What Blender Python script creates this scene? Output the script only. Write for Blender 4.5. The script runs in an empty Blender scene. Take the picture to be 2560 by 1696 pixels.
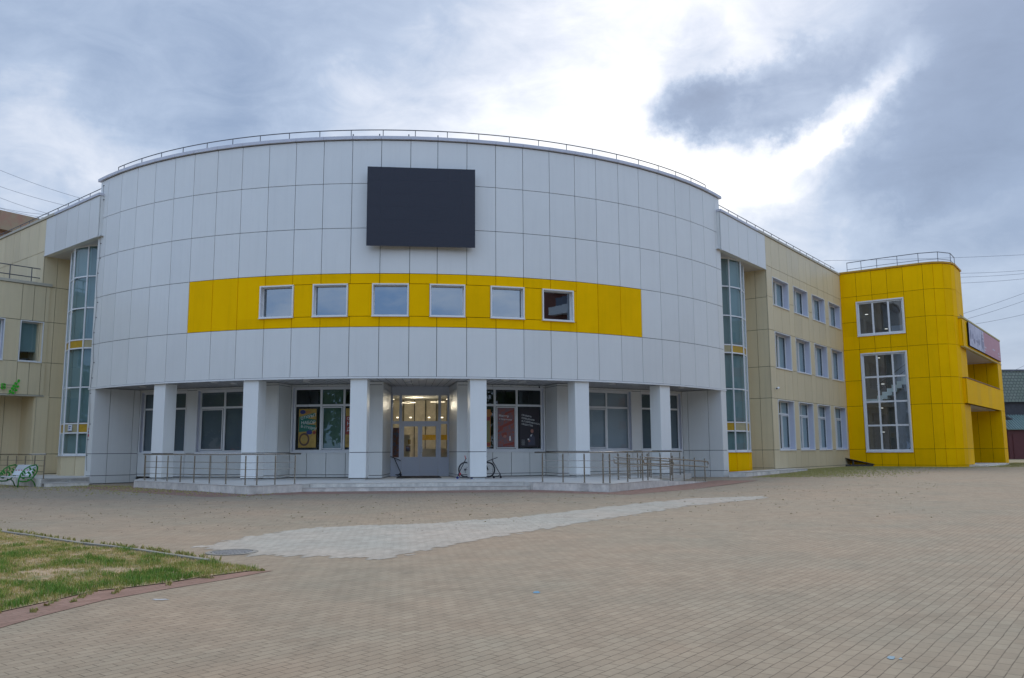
import bpy, bmesh, math, random
from math import sin, cos, radians as rad, pi, sqrt, atan2, hypot
from mathutils import Vector, Matrix
random.seed(7)
SC = bpy.context.scene
COL = SC.collection

# ------------------------------------------------------------------ camera
# world: metres, origin at the photographer's eye, x right, y forward, z up
FPX, PITCH, ROLL = 2096.0, rad(7.60), rad(0.316)
cam_d = bpy.data.cameras.new('camera'); cam = bpy.data.objects.new('camera', cam_d); COL.objects.link(cam)
cam_d.sensor_width = 36.0; cam_d.lens = 36.0 * FPX / 2560.0
cam_d.clip_start = 0.1; cam_d.clip_end = 2000.0
cam.matrix_world = Matrix.Rotation(rad(90) + PITCH, 4, 'X') @ Matrix.Rotation(-ROLL, 4, 'Z')
SC.camera = cam
SC.render.resolution_x = 1024; SC.render.resolution_y = 678
SC.view_settings.view_transform = 'Standard'; SC.view_settings.look = 'None'
SC.view_settings.exposure = 0.62; SC.view_settings.gamma = 1.0

def ray(px, py):
    X = (px - 1280) / FPX; Y = -(py - 848) / FPX
    c, s = cos(-ROLL), sin(-ROLL); X, Y = c*X - s*Y, s*X + c*Y
    c, s = cos(PITCH), sin(PITCH)
    return Vector((X, c - s*Y, s + c*Y))
def onz(px, py, z): r = ray(px, py); return r * (z / r.z)
def ony(px, py, y): r = ray(px, py); return r * (y / r.y)

# ------------------------------------------------------------------ world: cloudy sky
SUN_AZ, SUN_EL = 18.0, 48.0      # azimuth to the right of straight ahead, behind the building
world = bpy.data.worlds.new('World'); SC.world = world; world.use_nodes = True
nt = world.node_tree; nt.nodes.clear()
def N(tree, typ, **kw):
    n = tree.nodes.new(typ)
    for k, v in kw.items():
        if k.startswith('i_'):
            key = k[2:]; key = int(key) if key.isdigit() else key
            n.inputs[key].default_value = v
        else: setattr(n, k, v)
    return n
def M(tree, op, a, b=None, clamp=False):
    n = tree.nodes.new('ShaderNodeMath'); n.operation = op; n.use_clamp = clamp
    for i, v in enumerate((a, b)):
        if v is None: continue
        if isinstance(v, (int, float)): n.inputs[i].default_value = v
        else: tree.links.new(v, n.inputs[i])
    return n.outputs[0]
STR = 0.10
out = N(nt, 'ShaderNodeOutputWorld'); bg = N(nt, 'ShaderNodeBackground'); bg.inputs[1].default_value = STR
sky = N(nt, 'ShaderNodeTexSky'); sky.sky_type = 'NISHITA'; sky.sun_disc = False
sky.sun_elevation = rad(SUN_EL); sky.sun_rotation = rad(SUN_AZ); sky.air_density = 1.3; sky.dust_density = 2.0
tc = N(nt, 'ShaderNodeTexCoord')
sep = N(nt, 'ShaderNodeSeparateXYZ'); nt.links.new(tc.outputs['Generated'], sep.inputs[0])
az = M(nt, 'ARCTAN2', sep.outputs[0], sep.outputs[1])
el = M(nt, 'ARCSINE', M(nt, 'MINIMUM', M(nt, 'MAXIMUM', sep.outputs[2], -1.0), 1.0))
comb = N(nt, 'ShaderNodeCombineXYZ'); nt.links.new(az, comb.inputs[0]); nt.links.new(el, comb.inputs[1])
n1 = N(nt, 'ShaderNodeTexNoise', i_Scale=7.0, i_Detail=9.0, i_Roughness=0.62); nt.links.new(tc.outputs['Generated'], n1.inputs['Vector'])
n2 = N(nt, 'ShaderNodeTexNoise', i_Scale=3.2, i_Detail=7.0, i_Roughness=0.6)
mp = N(nt, 'ShaderNodeMapping'); mp.inputs['Scale'].default_value = (1.0, 1.0, 2.2); mp.inputs['Rotation'].default_value = (0.3, 0.5, 0)
nt.links.new(tc.outputs['Generated'], mp.inputs[0]); nt.links.new(mp.outputs[0], n2.inputs['Vector'])
vs = N(nt, 'ShaderNodeVectorMath', operation='SUBTRACT'); nt.links.new(n1.outputs['Color'], vs.inputs[0]); vs.inputs[1].default_value = (.5, .5, .5)
vm = N(nt, 'ShaderNodeVectorMath', operation='SCALE'); nt.links.new(vs.outputs[0], vm.inputs[0]); vm.inputs['Scale'].default_value = 0.17
va = N(nt, 'ShaderNodeVectorMath', operation='ADD'); nt.links.new(comb.outputs[0], va.inputs[0]); nt.links.new(vm.outputs[0], va.inputs[1])
def azel(px, py):
    r = ray(px, py).normalized(); return atan2(r.x, r.y), math.asin(r.z)
accB = None; accD = None
def blob(px, py, rx, ry, rot, amp, soft=1.0):
    """a cloud mass in the sky, centred on a direction; radii in 1/2096 rad"""
    global accB, accD
    a, e = azel(px, py)
    m = N(nt, 'ShaderNodeMapping'); m.vector_type = 'TEXTURE'
    m.inputs['Location'].default_value = (a, e, 0); m.inputs['Rotation'].default_value = (0, 0, rad(rot))
    m.inputs['Scale'].default_value = (rx/FPX, ry/FPX, 1)
    nt.links.new(va.outputs[0], m.inputs[0])
    sp = N(nt, 'ShaderNodeVectorMath', operation='MULTIPLY'); nt.links.new(m.outputs[0], sp.inputs[0]); sp.inputs[1].default_value = (1, 1, 0)
    l = N(nt, 'ShaderNodeVectorMath', operation='LENGTH'); nt.links.new(sp.outputs[0], l.inputs[0])
    r = N(nt, 'ShaderNodeMapRange'); r.interpolation_type = 'SMOOTHSTEP'
    r.inputs['From Min'].default_value = 1.0 + soft*.6; r.inputs['From Max'].default_value = 1.0 - soft*.6
    nt.links.new(l.outputs['Value'], r.inputs[0])
    o = M(nt, 'MULTIPLY', r.outputs[0], amp)
    if amp > 0: accB = o if accB is None else M(nt, 'ADD', accB, o)
    else: accD = o if accD is None else M(nt, 'ADD', accD, o)
for b in [(420,150,420,190,-25,-.15,1.5),(120,300,260,120,-25,-.08,1.5),(640,230,140,190,20,-.10,1.3),(900,160,200,190,0,-.10,1.5),
          (430,225,90,90,0,.14,1.5),(810,290,130,100,-20,.26,1.4),(300,370,260,80,-25,.30,1.4),(90,420,220,100,0,.26,1.4),
          (1200,150,320,380,0,.24,1.5),(1520,160,280,460,0,.22,1.5),(1850,60,380,300,0,.42,1.2),
          (1380,420,560,160,-10,.24,1.5),(1850,440,300,170,18,.42,1.2),
          (1890,240,260,80,5,-.62,.7),(1820,290,170,95,0,-.50,.8),(1740,180,90,90,0,-.30,1.1),(1990,135,80,35,0,-.14,1.4),
          (2050,320,250,55,28,.45,1.0),
          (2500,150,330,350,0,-.36,1.1),(2350,280,280,170,35,-.18,1.3),(2280,430,330,90,20,-.16,1.4),(2540,600,330,240,0,-.05,1.5),
          (2230,590,220,50,10,.12,1.4),(2080,580,120,110,0,.10,1.4)]:
    blob(*b)
front = M(nt, 'ADD', accB, M(nt, 'MULTIPLY', M(nt, 'SUBTRACT', n2.outputs['Fac'], 0.5), 0.75))
n6 = N(nt, 'ShaderNodeTexNoise', i_Scale=11.0, i_Detail=9.0, i_Roughness=0.6); n6.inputs['Distortion'].default_value = .6; nt.links.new(mp.outputs[0], n6.inputs['Vector'])
fine = M(nt, 'MULTIPLY', M(nt, 'SUBTRACT', n6.outputs['Fac'], 0.5), 0.55)
front = M(nt, 'ADD', front, fine)
tval = M(nt, 'ADD', M(nt, 'MINIMUM', M(nt, 'ADD', front, 0.23), 1.04), M(nt, 'MULTIPLY', accD, M(nt, 'ADD', M(nt, 'MULTIPLY', n2.outputs['Fac'], 2.4), -.30)))
# sky on the photographer's side: bluer, broken cloud
bk = N(nt, 'ShaderNodeMapRange'); bk.interpolation_type = 'SMOOTHSTEP'
bk.inputs['From Min'].default_value = 0.25; bk.inputs['From Max'].default_value = -0.25
nt.links.new(sep.outputs[1], bk.inputs[0])
ramp = N(nt, 'ShaderNodeValToRGB'); cr = ramp.color_ramp
cr.elements[0].position = 0.0; cr.elements[0].color = (.135, .185, .285, 1); e = cr.elements.new(.286); e.color = (.18, .24, .355, 1)
cr.elements[len(cr.elements)-1].position = 1.0; cr.elements[len(cr.elements)-1].color = (.80, .80, .80, 1)
e = cr.elements.new(0.536); e.color = (.30, .365, .48, 1)
e = cr.elements.new(0.729); e.color = (.49, .525, .60, 1)
nt.links.new(M(nt, 'DIVIDE', M(nt, 'ADD', tval, 0.4), 1.4), ramp.inputs[0])
ramp2 = N(nt, 'ShaderNodeValToRGB'); cr = ramp2.color_ramp
cr.elements[0].position = 0.46; cr.elements[0].color = (.27, .43, .74, 1)
cr.elements[1].position = 0.74; cr.elements[1].color = (.98, 1.0, 1.04, 1)
n3 = N(nt, 'ShaderNodeTexNoise', i_Scale=2.6, i_Detail=8.0, i_Roughness=0.62)
nt.links.new(mp.outputs[0], n3.inputs['Vector']); nt.links.new(n3.outputs['Fac'], ramp2.inputs[0])
mx = N(nt, 'ShaderNodeMix', data_type='RGBA'); nt.links.new(bk.outputs[0], mx.inputs[0]); nt.links.new(ramp.outputs[0], mx.inputs[6]); nt.links.new(ramp2.outputs[0], mx.inputs[7])
sc = N(nt, 'ShaderNodeVectorMath', operation='SCALE'); nt.links.new(mx.outputs[2], sc.inputs[0]); sc.inputs['Scale'].default_value = 1.0/STR
mx2 = N(nt, 'ShaderNodeMix', data_type='RGBA'); mx2.inputs[0].default_value = 0.9
nt.links.new(sky.outputs[0], mx2.inputs[6]); nt.links.new(sc.outputs[0], mx2.inputs[7])
nt.links.new(mx2.outputs[2], bg.inputs[0]); nt.links.new(bg.outputs[0], out.inputs[0])

sun_d = bpy.data.lights.new('sun', 'SUN'); sun_d.energy = 1.1; sun_d.angle = rad(30); sun_d.color = (1, .93, .82)
sun = bpy.data.objects.new('sun', sun_d); COL.objects.link(sun)
sdir = Vector((sin(rad(SUN_AZ))*cos(rad(SUN_EL)), cos(rad(SUN_AZ))*cos(rad(SUN_EL)), sin(rad(SUN_EL))))
sun.rotation_euler = sdir.to_track_quat('Z', 'Y').to_euler(); sun.location = sdir*60

# ------------------------------------------------------------------ materials
def mat(name, color, rough=0.6, metal=0.0, coat=0.0, island=0.0, noise=0.0, nscale=3.0, bump=0.0, bscale=40.0, spec=0.5, emit=None, estr=0.0, tint=None, streak=0.0):
    m = bpy.data.materials.new(name); m.use_nodes = True; t = m.node_tree
    b = t.nodes['Principled BSDF']; b.inputs['Roughness'].default_value = rough; b.inputs['Metallic'].default_value = metal
    b.inputs['Coat Weight'].default_value = coat; b.inputs['Coat Roughness'].default_value = .15; b.inputs['Specular IOR Level'].default_value = spec
    c = (*color, 1); b.inputs['Base Color'].default_value = c
    src = None
    geo = t.nodes.new('ShaderNodeNewGeometry')
    if noise > 0:
        nz = N(t, 'ShaderNodeTexNoise', i_Scale=nscale, i_Detail=6.0, i_Roughness=0.65); nt_c = t.nodes.new('ShaderNodeTexCoord')
        t.links.new(nt_c.outputs['Object'], nz.inputs['Vector'])
        r = N(t, 'ShaderNodeMapRange'); r.inputs['From Min'].default_value = .3; r.inputs['From Max'].default_value = .7
        r.inputs['To Min'].default_value = 1-noise; r.inputs['To Max'].default_value = 1+noise; t.links.new(nz.outputs['Fac'], r.inputs[0]); src = r.outputs[0]
        if tint:
            mt = N(t, 'ShaderNodeMix', data_type='RGBA'); mt.inputs[6].default_value = c; mt.inputs[7].default_value = (*tint, 1)
            r2 = N(t, 'ShaderNodeMapRange'); r2.inputs['From Min'].default_value = .45; r2.inputs['From Max'].default_value = .62; t.links.new(nz.outputs['Fac'], r2.inputs[0]); t.links.new(r2.outputs[0], mt.inputs[0])
            t.links.new(mt.outputs[2], b.inputs['Base Color']); src = None
    if island > 0:
        r = N(t, 'ShaderNodeMapRange'); r.inputs['To Min'].default_value = 1-island; r.inputs['To Max'].default_value = 1+island
        t.links.new(geo.outputs['Random Per Island'], r.inputs[0]); src = r.outputs[0] if src is None else M(t, 'MULTIPLY', src, r.outputs[0])
        rr = N(t, 'ShaderNodeMapRange'); rr.inputs['To Min'].default_value = rough-.05; rr.inputs['To Max'].default_value = rough+.05
        t.links.new(geo.outputs['Random Per Island'], rr.inputs[0]); t.links.new(rr.outputs[0], b.inputs['Roughness'])
    if src is not None:
        v = N(t, 'ShaderNodeVectorMath', operation='SCALE'); v.inputs[0].default_value = color; t.links.new(src, v.inputs['Scale']); t.links.new(v.outputs[0], b.inputs['Base Color'])
    if streak > 0:
        tcs = t.nodes.new('ShaderNodeTexCoord'); ms = t.nodes.new('ShaderNodeMapping'); ms.inputs['Scale'].default_value = (2.6, 2.6, .12); t.links.new(tcs.outputs['Object'], ms.inputs[0])
        ns = N(t, 'ShaderNodeTexNoise', i_Scale=1.6, i_Detail=7.0, i_Roughness=.7); t.links.new(ms.outputs[0], ns.inputs['Vector'])
        rs = N(t, 'ShaderNodeMapRange'); rs.inputs['From Min'].default_value = .48; rs.inputs['From Max'].default_value = .74; rs.inputs['To Min'].default_value = 1.0; rs.inputs['To Max'].default_value = 1-streak; t.links.new(ns.outputs['Fac'], rs.inputs[0])
        lk = b.inputs['Base Color'].links[0].from_socket; v2 = N(t, 'ShaderNodeVectorMath', operation='SCALE'); t.links.new(lk, v2.inputs[0]); t.links.new(rs.outputs[0], v2.inputs['Scale']); t.links.new(v2.outputs[0], b.inputs['Base Color'])
        nw = N(t, 'ShaderNodeTexNoise', i_Scale=1.3, i_Detail=2.0); t.links.new(tcs.outputs['Object'], nw.inputs['Vector'])
        bw = t.nodes.new('ShaderNodeBump'); bw.inputs['Strength'].default_value = .25; bw.inputs['Distance'].default_value = .03; t.links.new(nw.outputs['Fac'], bw.inputs['Height']); t.links.new(bw.outputs[0], b.inputs['Normal'])
    if bump > 0:
        nz = N(t, 'ShaderNodeTexNoise', i_Scale=bscale, i_Detail=4.0); c2 = t.nodes.new('ShaderNodeTexCoord'); t.links.new(c2.outputs['Object'], nz.inputs['Vector'])
        bp = t.nodes.new('ShaderNodeBump'); bp.inputs['Strength'].default_value = bump; bp.inputs['Distance'].default_value = .02
        t.links.new(nz.outputs['Fac'], bp.inputs['Height']); t.links.new(bp.outputs[0], b.inputs['Normal'])
    if emit: b.inputs['Emission Color'].default_value = (*emit, 1); b.inputs['Emission Strength'].default_value = estr
    return m
def glass(name, base=0.12, gain=1.6, tint=(.8, .9, .9), wav=0.0, seed=0.0):
    m = bpy.data.materials.new(name); m.use_nodes = True; t = m.node_tree; t.nodes.clear()
    o = t.nodes.new('ShaderNodeOutputMaterial'); mixn = t.nodes.new('ShaderNodeMixShader')
    tr = N(t, 'ShaderNodeBsdfTransparent'); tr.inputs[0].default_value = (*tint, 1)
    gl = N(t, 'ShaderNodeBsdfGlossy'); gl.inputs['Roughness'].default_value = 0.0; gl.inputs[0].default_value = (.84, .93, 1, 1)
    gq = t.nodes.new('ShaderNodeNewGeometry'); dp = N(t, 'ShaderNodeVectorMath', operation='DOT_PRODUCT')
    t.links.new(gq.outputs['Normal'], dp.inputs[0]); t.links.new(gq.outputs['Incoming'], dp.inputs[1])
    fz = M(t, 'POWER', M(t, 'SUBTRACT', 1.0, M(t, 'ABSOLUTE', dp.outputs['Value'])), 5.0)      # Schlick, the same from either side
    f = M(t, 'ADD', M(t, 'MULTIPLY', fz, .9*gain), base + .045*gain, clamp=True)
    if wav > 0:
        tcn = t.nodes.new('ShaderNodeTexCoord'); nz = N(t, 'ShaderNodeTexNoise', i_Scale=1.1, i_Detail=2.0)
        t.links.new(tcn.outputs['Object'], nz.inputs['Vector'])
        bp = t.nodes.new('ShaderNodeBump'); bp.inputs['Strength'].default_value = wav; bp.inputs['Distance'].default_value = .03
        t.links.new(nz.outputs['Fac'], bp.inputs['Height']); t.links.new(bp.outputs[0], gl.inputs['Normal'])
    t.links.new(f, mixn.inputs[0]); t.links.new(tr.outputs[0], mixn.inputs[1]); t.links.new(gl.outputs[0], mixn.inputs[2]); t.links.new(mixn.outputs[0], o.inputs[0])
    return m
MT = dict(

    white=mat('white_panel', (.755, .755, .71), .32, island=.022, noise=.02, nscale=.6, coat=.15, streak=.045),
    white2=mat('white_trim', (.76, .76, .73), .4, noise=.03, nscale=2),
    yellow=mat('yellow_panel', (.99, .545, .0), .5, island=.05, noise=.05, nscale=.7, spec=.03, streak=.08),
    beige=mat('beige_panel', (.72, .605, .385), .42, island=.03, noise=.03, nscale=.5, spec=.35, streak=.09),
    beige2=mat('beige_coping', (.50, .46, .36), .5, noise=.05, nscale=2),
    joint=mat('panel_joint', (.02, .02, .022), .9, spec=.1),
    coping=mat('grey_coping', (.58, .58, .62), .4, noise=.05, nscale=2),
    pvc=mat('white_window_frame', (.78, .78, .76), .35, noise=.02),
    lilac=mat('reveal_sheet', (.60, .61, .69), .4, noise=.03),
    soffit=mat('soffit_sheet', (.56, .55, .56), .28, noise=.03),
    screen=mat('screen_face', (.020, .022, .034), .55, bump=.15, bscale=60),
    screen_edge=mat('screen_edge', (.012, .013, .018), .5),
    dark=mat('dark_room', (.045, .05, .05), .8),
    steel=mat('brushed_steel', (.40, .37, .32), .25, metal=1.0, noise=.08, nscale=20),
    darksteel=mat('grey_painted_steel', (.09, .095, .105), .5, noise=.1),
    stone=mat('grey_granite', (.70, .66, .58), .6, noise=.22, nscale=3.0, bump=.15, bscale=30, island=.10),
    paving=mat('porch_tiles', (.58, .55, .49), .7, noise=.08, nscale=1.5, bump=.1),
    tile=mat('porch_top', (.58, .55, .49), .65, noise=.07, nscale=2),
    rubber=mat('black_rubber', (.018, .018, .02), .8, bump=.3, bscale=120),
    black=mat('black_paint', (.014, .014, .018), .4),
    red=mat('red_plastic', (.55, .05, .06), .4),
    blue=mat('blue_plastic', (.03, .05, .22), .4),
    green=mat('bright_green_paint', (.02, .22, .015), .4, noise=.12, nscale=8),
    sgreen=mat('sign_green', (.05, .50, .02), .4),
    benchw=mat('white_bench_board', (.72, .74, .74), .5),
    teal=mat('teal_roller_blind', (.19, .27, .265), .7, noise=.03, nscale=1),
    teal2=mat('pale_roller_blind', (.36, .42, .42), .7, noise=.03, nscale=1),
    greenb=mat('green_roller_blind', (.10, .17, .12), .7, noise=.08, nscale=1.5),
    slat=mat('grey_vertical_blind', (.16, .18, .20), .7),
    slatw=mat('pale_vertical_blind', (.45, .47, .50), .7),
    spand=mat('ochre_spandrel', (.50, .30, .015), .4, noise=.15, nscale=4),
    spandb=mat('beige_spandrel', (.42, .36, .20), .4, noise=.12, nscale=4),
    warm=mat('lit_hall_wall', (.62, .56, .45), .7, noise=.15, nscale=2.0, bump=0),
    ceil=mat('hall_ceiling', (.5, .5, .48), .8),
    lamp=mat('lamp_tube', (1, 1, 1), emit=(1, .86, .60), estr=1.6),
    lampw=mat('lamp_disc', (1, 1, 1), emit=(1, .97, .92), estr=.7),
    lampoff=mat('lamp_cover', (.70, .70, .68), .3),
    wood=mat('weathered_board', (.075, .062, .052), .8, noise=.25, nscale=6),
    iron=mat('cast_iron', (.20, .20, .20), .6, noise=.3, nscale=12, bump=.5, bscale=40),
    concrete=mat('kerb_concrete', (.25, .235, .20), .8, noise=.15, nscale=5, bump=.3, bscale=60),
    wire=mat('wire', (.13, .14, .17), .6),
    brick=mat('dark_brick', (.055, .055, .058), .8, noise=.2, nscale=3),
    garage=mat('dark_red_gate', (.10, .018, .016), .5, noise=.15, nscale=2),
    aptwall=mat('tan_concrete_panel', (.36, .27, .17), .8, noise=.12, nscale=.7, tint=(.38, .22, .15)),
    stair=mat('pale_stair', (.82, .84, .80), .6),
    col=mat('dim_column', (.30, .26, .22), .8),
    counter=mat('counter', (.62, .55, .40), .5),
    G1=glass('window_glass', .02, 1.1, (.86, .93, .93), wav=.03),
    G2=glass('mirror_glass', .25, 1.0, (.25, .3, .33), wav=.035),
    G3=glass('door_glass', .03, 1.0, (.95, .96, .95), wav=.05),
)

# ------------------------------------------------------------------ mesh builder
def V3(p, z): return Vector((p[0], p[1], z))
class MB:
    def __init__(s): s.v = []; s.f = []; s.m = []
    def face(s, pts, m=0):
        i = len(s.v); s.v += [tuple(p) for p in pts]; s.f.append(tuple(range(i, i+len(pts)))); s.m.append(m)
    def hexa(s, b, t, m=0):
        """b, t: matching bottom/top loops, welded so each solid is one island"""
        n = len(b); i = len(s.v); s.v += [tuple(p) for p in b] + [tuple(p) for p in t]
        s.f.append(tuple(range(i+n-1, i-1, -1))); s.m.append(m)
        s.f.append(tuple(range(i+n, i+2*n))); s.m.append(m)
        for k in range(n):
            k2 = (k+1) % n; s.f.append((i+k, i+k2, i+n+k2, i+n+k)); s.m.append(m)
    def box(s, a, b, m=0):
        x0, y0, z0 = a; x1, y1, z1 = b
        s.hexa([(x0,y0,z0),(x1,y0,z0),(x1,y1,z0),(x0,y1,z0)], [(x0,y0,z1),(x1,y0,z1),(x1,y1,z1),(x0,y1,z1)], m)
    def prism(s, poly, z0, z1, m=0):
        z0f = z0 if callable(z0) else (lambda p: z0); z1f = z1 if callable(z1) else (lambda p: z1)
        s.hexa([V3(p, z0f(p)) for p in poly], [V3(p, z1f(p)) for p in poly], m)
    def slab(s, O, d, n, s0, s1, o0, o1, z0, z1, m=0):
        """box in a wall frame: s along d, o outward along n"""
        q = [O + d*a + n*b for a, b in ((s0, o0), (s1, o0), (s1, o1), (s0, o1))]
        s.hexa([V3(p, z0) for p in q], [V3(p, z1) for p in q], m)
    def tube(s, pts, r, n=8, m=0, cap=True):
        pts = [Vector(p) for p in pts]; i0 = len(s.v); prev = None
        for k, p in enumerate(pts):
            if k == 0: d = pts[1]-pts[0]
            elif k == len(pts)-1: d = pts[-1]-pts[-2]
            else: d = (pts[k+1]-p).normalized() + (p-pts[k-1]).normalized()
            if d.length < 1e-9: d = Vector((0, 0, 1))
            d.normalize()
            if prev is None:
                a = Vector((0, 0, 1)) if abs(d.z) < .9 else Vector((1, 0, 0)); u = d.cross(a).normalized()
            else: u = (prev - d*prev.dot(d)).normalized()
            prev = u; w = d.cross(u)
            for j in range(n):
                an = 2*pi*j/n; s.v.append(tuple(p + (u*cos(an) + w*sin(an))*r))
        for k in range(len(pts)-1):
            for j in range(n):
                a = i0+k*n+j; b = i0+k*n+(j+1) % n; s.f.append((a, b, b+n, a+n)); s.m.append(m)
        if cap:
            s.f.append(tuple(range(i0+n-1, i0-1, -1))); s.m.append(m)
            l = i0+(len(pts)-1)*n; s.f.append(tuple(range(l, l+n))); s.m.append(m)
    def disc(s, c, ax, r, th, n=16, m=0):
        ax = Vector(ax).normalized(); s.tube([Vector(c), Vector(c)+ax*th], r, n, m)
    def build(s, name, mats, parent=None, smooth=False, bevel=0.0):
        me = bpy.data.meshes.new(name); me.from_pydata(s.v, [], s.f)
        if not isinstance(mats, (list, tuple)): mats = [mats]
        for x in mats: me.materials.append(MT[x] if isinstance(x, str) else x)
        me.polygons.foreach_set('material_index', s.m)
        if smooth: me.polygons.foreach_set('use_smooth', [True]*len(s.f))
        me.update()
        o = bpy.data.objects.new(name, me); COL.objects.link(o)
        if parent: o.parent = parent; o.matrix_parent_inverse = parent.matrix_world.inverted() if parent.type != 'EMPTY' or parent.location.length > 0 else Matrix()
        if bevel > 0:
            b = o.modifiers.new('bevel', 'BEVEL'); b.width = bevel; b.segments = 2; b.limit_method = 'ANGLE'
        return o
def tag(o, label=None, cat=None, group=None, kind=None):
    if label: o['label'] = label
    if cat: o['category'] = cat
    if group: o['group'] = group
    if kind: o['kind'] = kind
    return o
def thing(name, label, cat, loc=(0, 0, 0), rz=0.0, group=None):
    o = bpy.data.objects.new(name, None); COL.objects.link(o); o.empty_display_size = .2
    o.location = loc; o.rotation_euler = (0, 0, rz); bpy.context.view_layer.update()
    return tag(o, label, cat, group)
def part(mb, name, mats, parent, **k):
    """part whose mesh is written in the parent's own frame"""
    o = mb.build(name, mats, None, **k); o.parent = parent; return o
def wpart(mb, name, mats, parent, **k):
    """part whose mesh is written in world coordinates (parent sits at the origin)"""
    o = mb.build(name, mats, None, **k); o.parent = parent; return o
def text_mb(body, size, origin, xdir, updir, name, m, parent, ext=.004, align='LEFT'):
    cu = bpy.data.curves.new(name, 'FONT'); cu.body = body; cu.size = size; cu.extrude = ext; cu.align_x = align
    tmp = bpy.data.objects.new('tmp', cu); COL.objects.link(tmp); bpy.context.view_layer.update()
    me = bpy.data.meshes.new_from_object(tmp.evaluated_get(bpy.context.evaluated_depsgraph_get()))
    bpy.data.objects.remove(tmp); bpy.data.curves.remove(cu)
    x = Vector(xdir).normalized(); y = Vector(updir).normalized(); z = x.cross(y)
    R = Matrix((x, y, z)).transposed().to_4x4(); R.translation = Vector(origin)
    me.transform(R); me.materials.clear(); me.materials.append(MT[m] if isinstance(m, str) else m)
    o = bpy.data.objects.new(name, me); COL.objects.link(o); o.parent = parent
    return o

# ------------------------------------------------------------------ building frame
RD = 23.215; O2 = Vector((-6.695, 61.215)); AX = 6.2
UR = Vector((cos(rad(AX)), sin(rad(AX)))); UF = Vector((sin(rad(AX)), -cos(rad(AX))))
def LU(u, v): return O2 + UR*u + UF*v
def PT(th, r=RD): return O2 + Vector((sin(rad(th)), -cos(rad(th))))*r      # world angle
def PP(r, ph, sg=1): return LU(sg*r*sin(rad(ph)), r*cos(rad(ph)))           # angle off the building's axis
GZ0 = -1.57
def sst(a, b, x):
    t = max(0., min(1., (x-a)/(b-a))); return t*t*(3-2*t)
def gz(x, y): return GZ0 + .24*sst(6, 22, x)*sst(25, 45, y)

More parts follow.
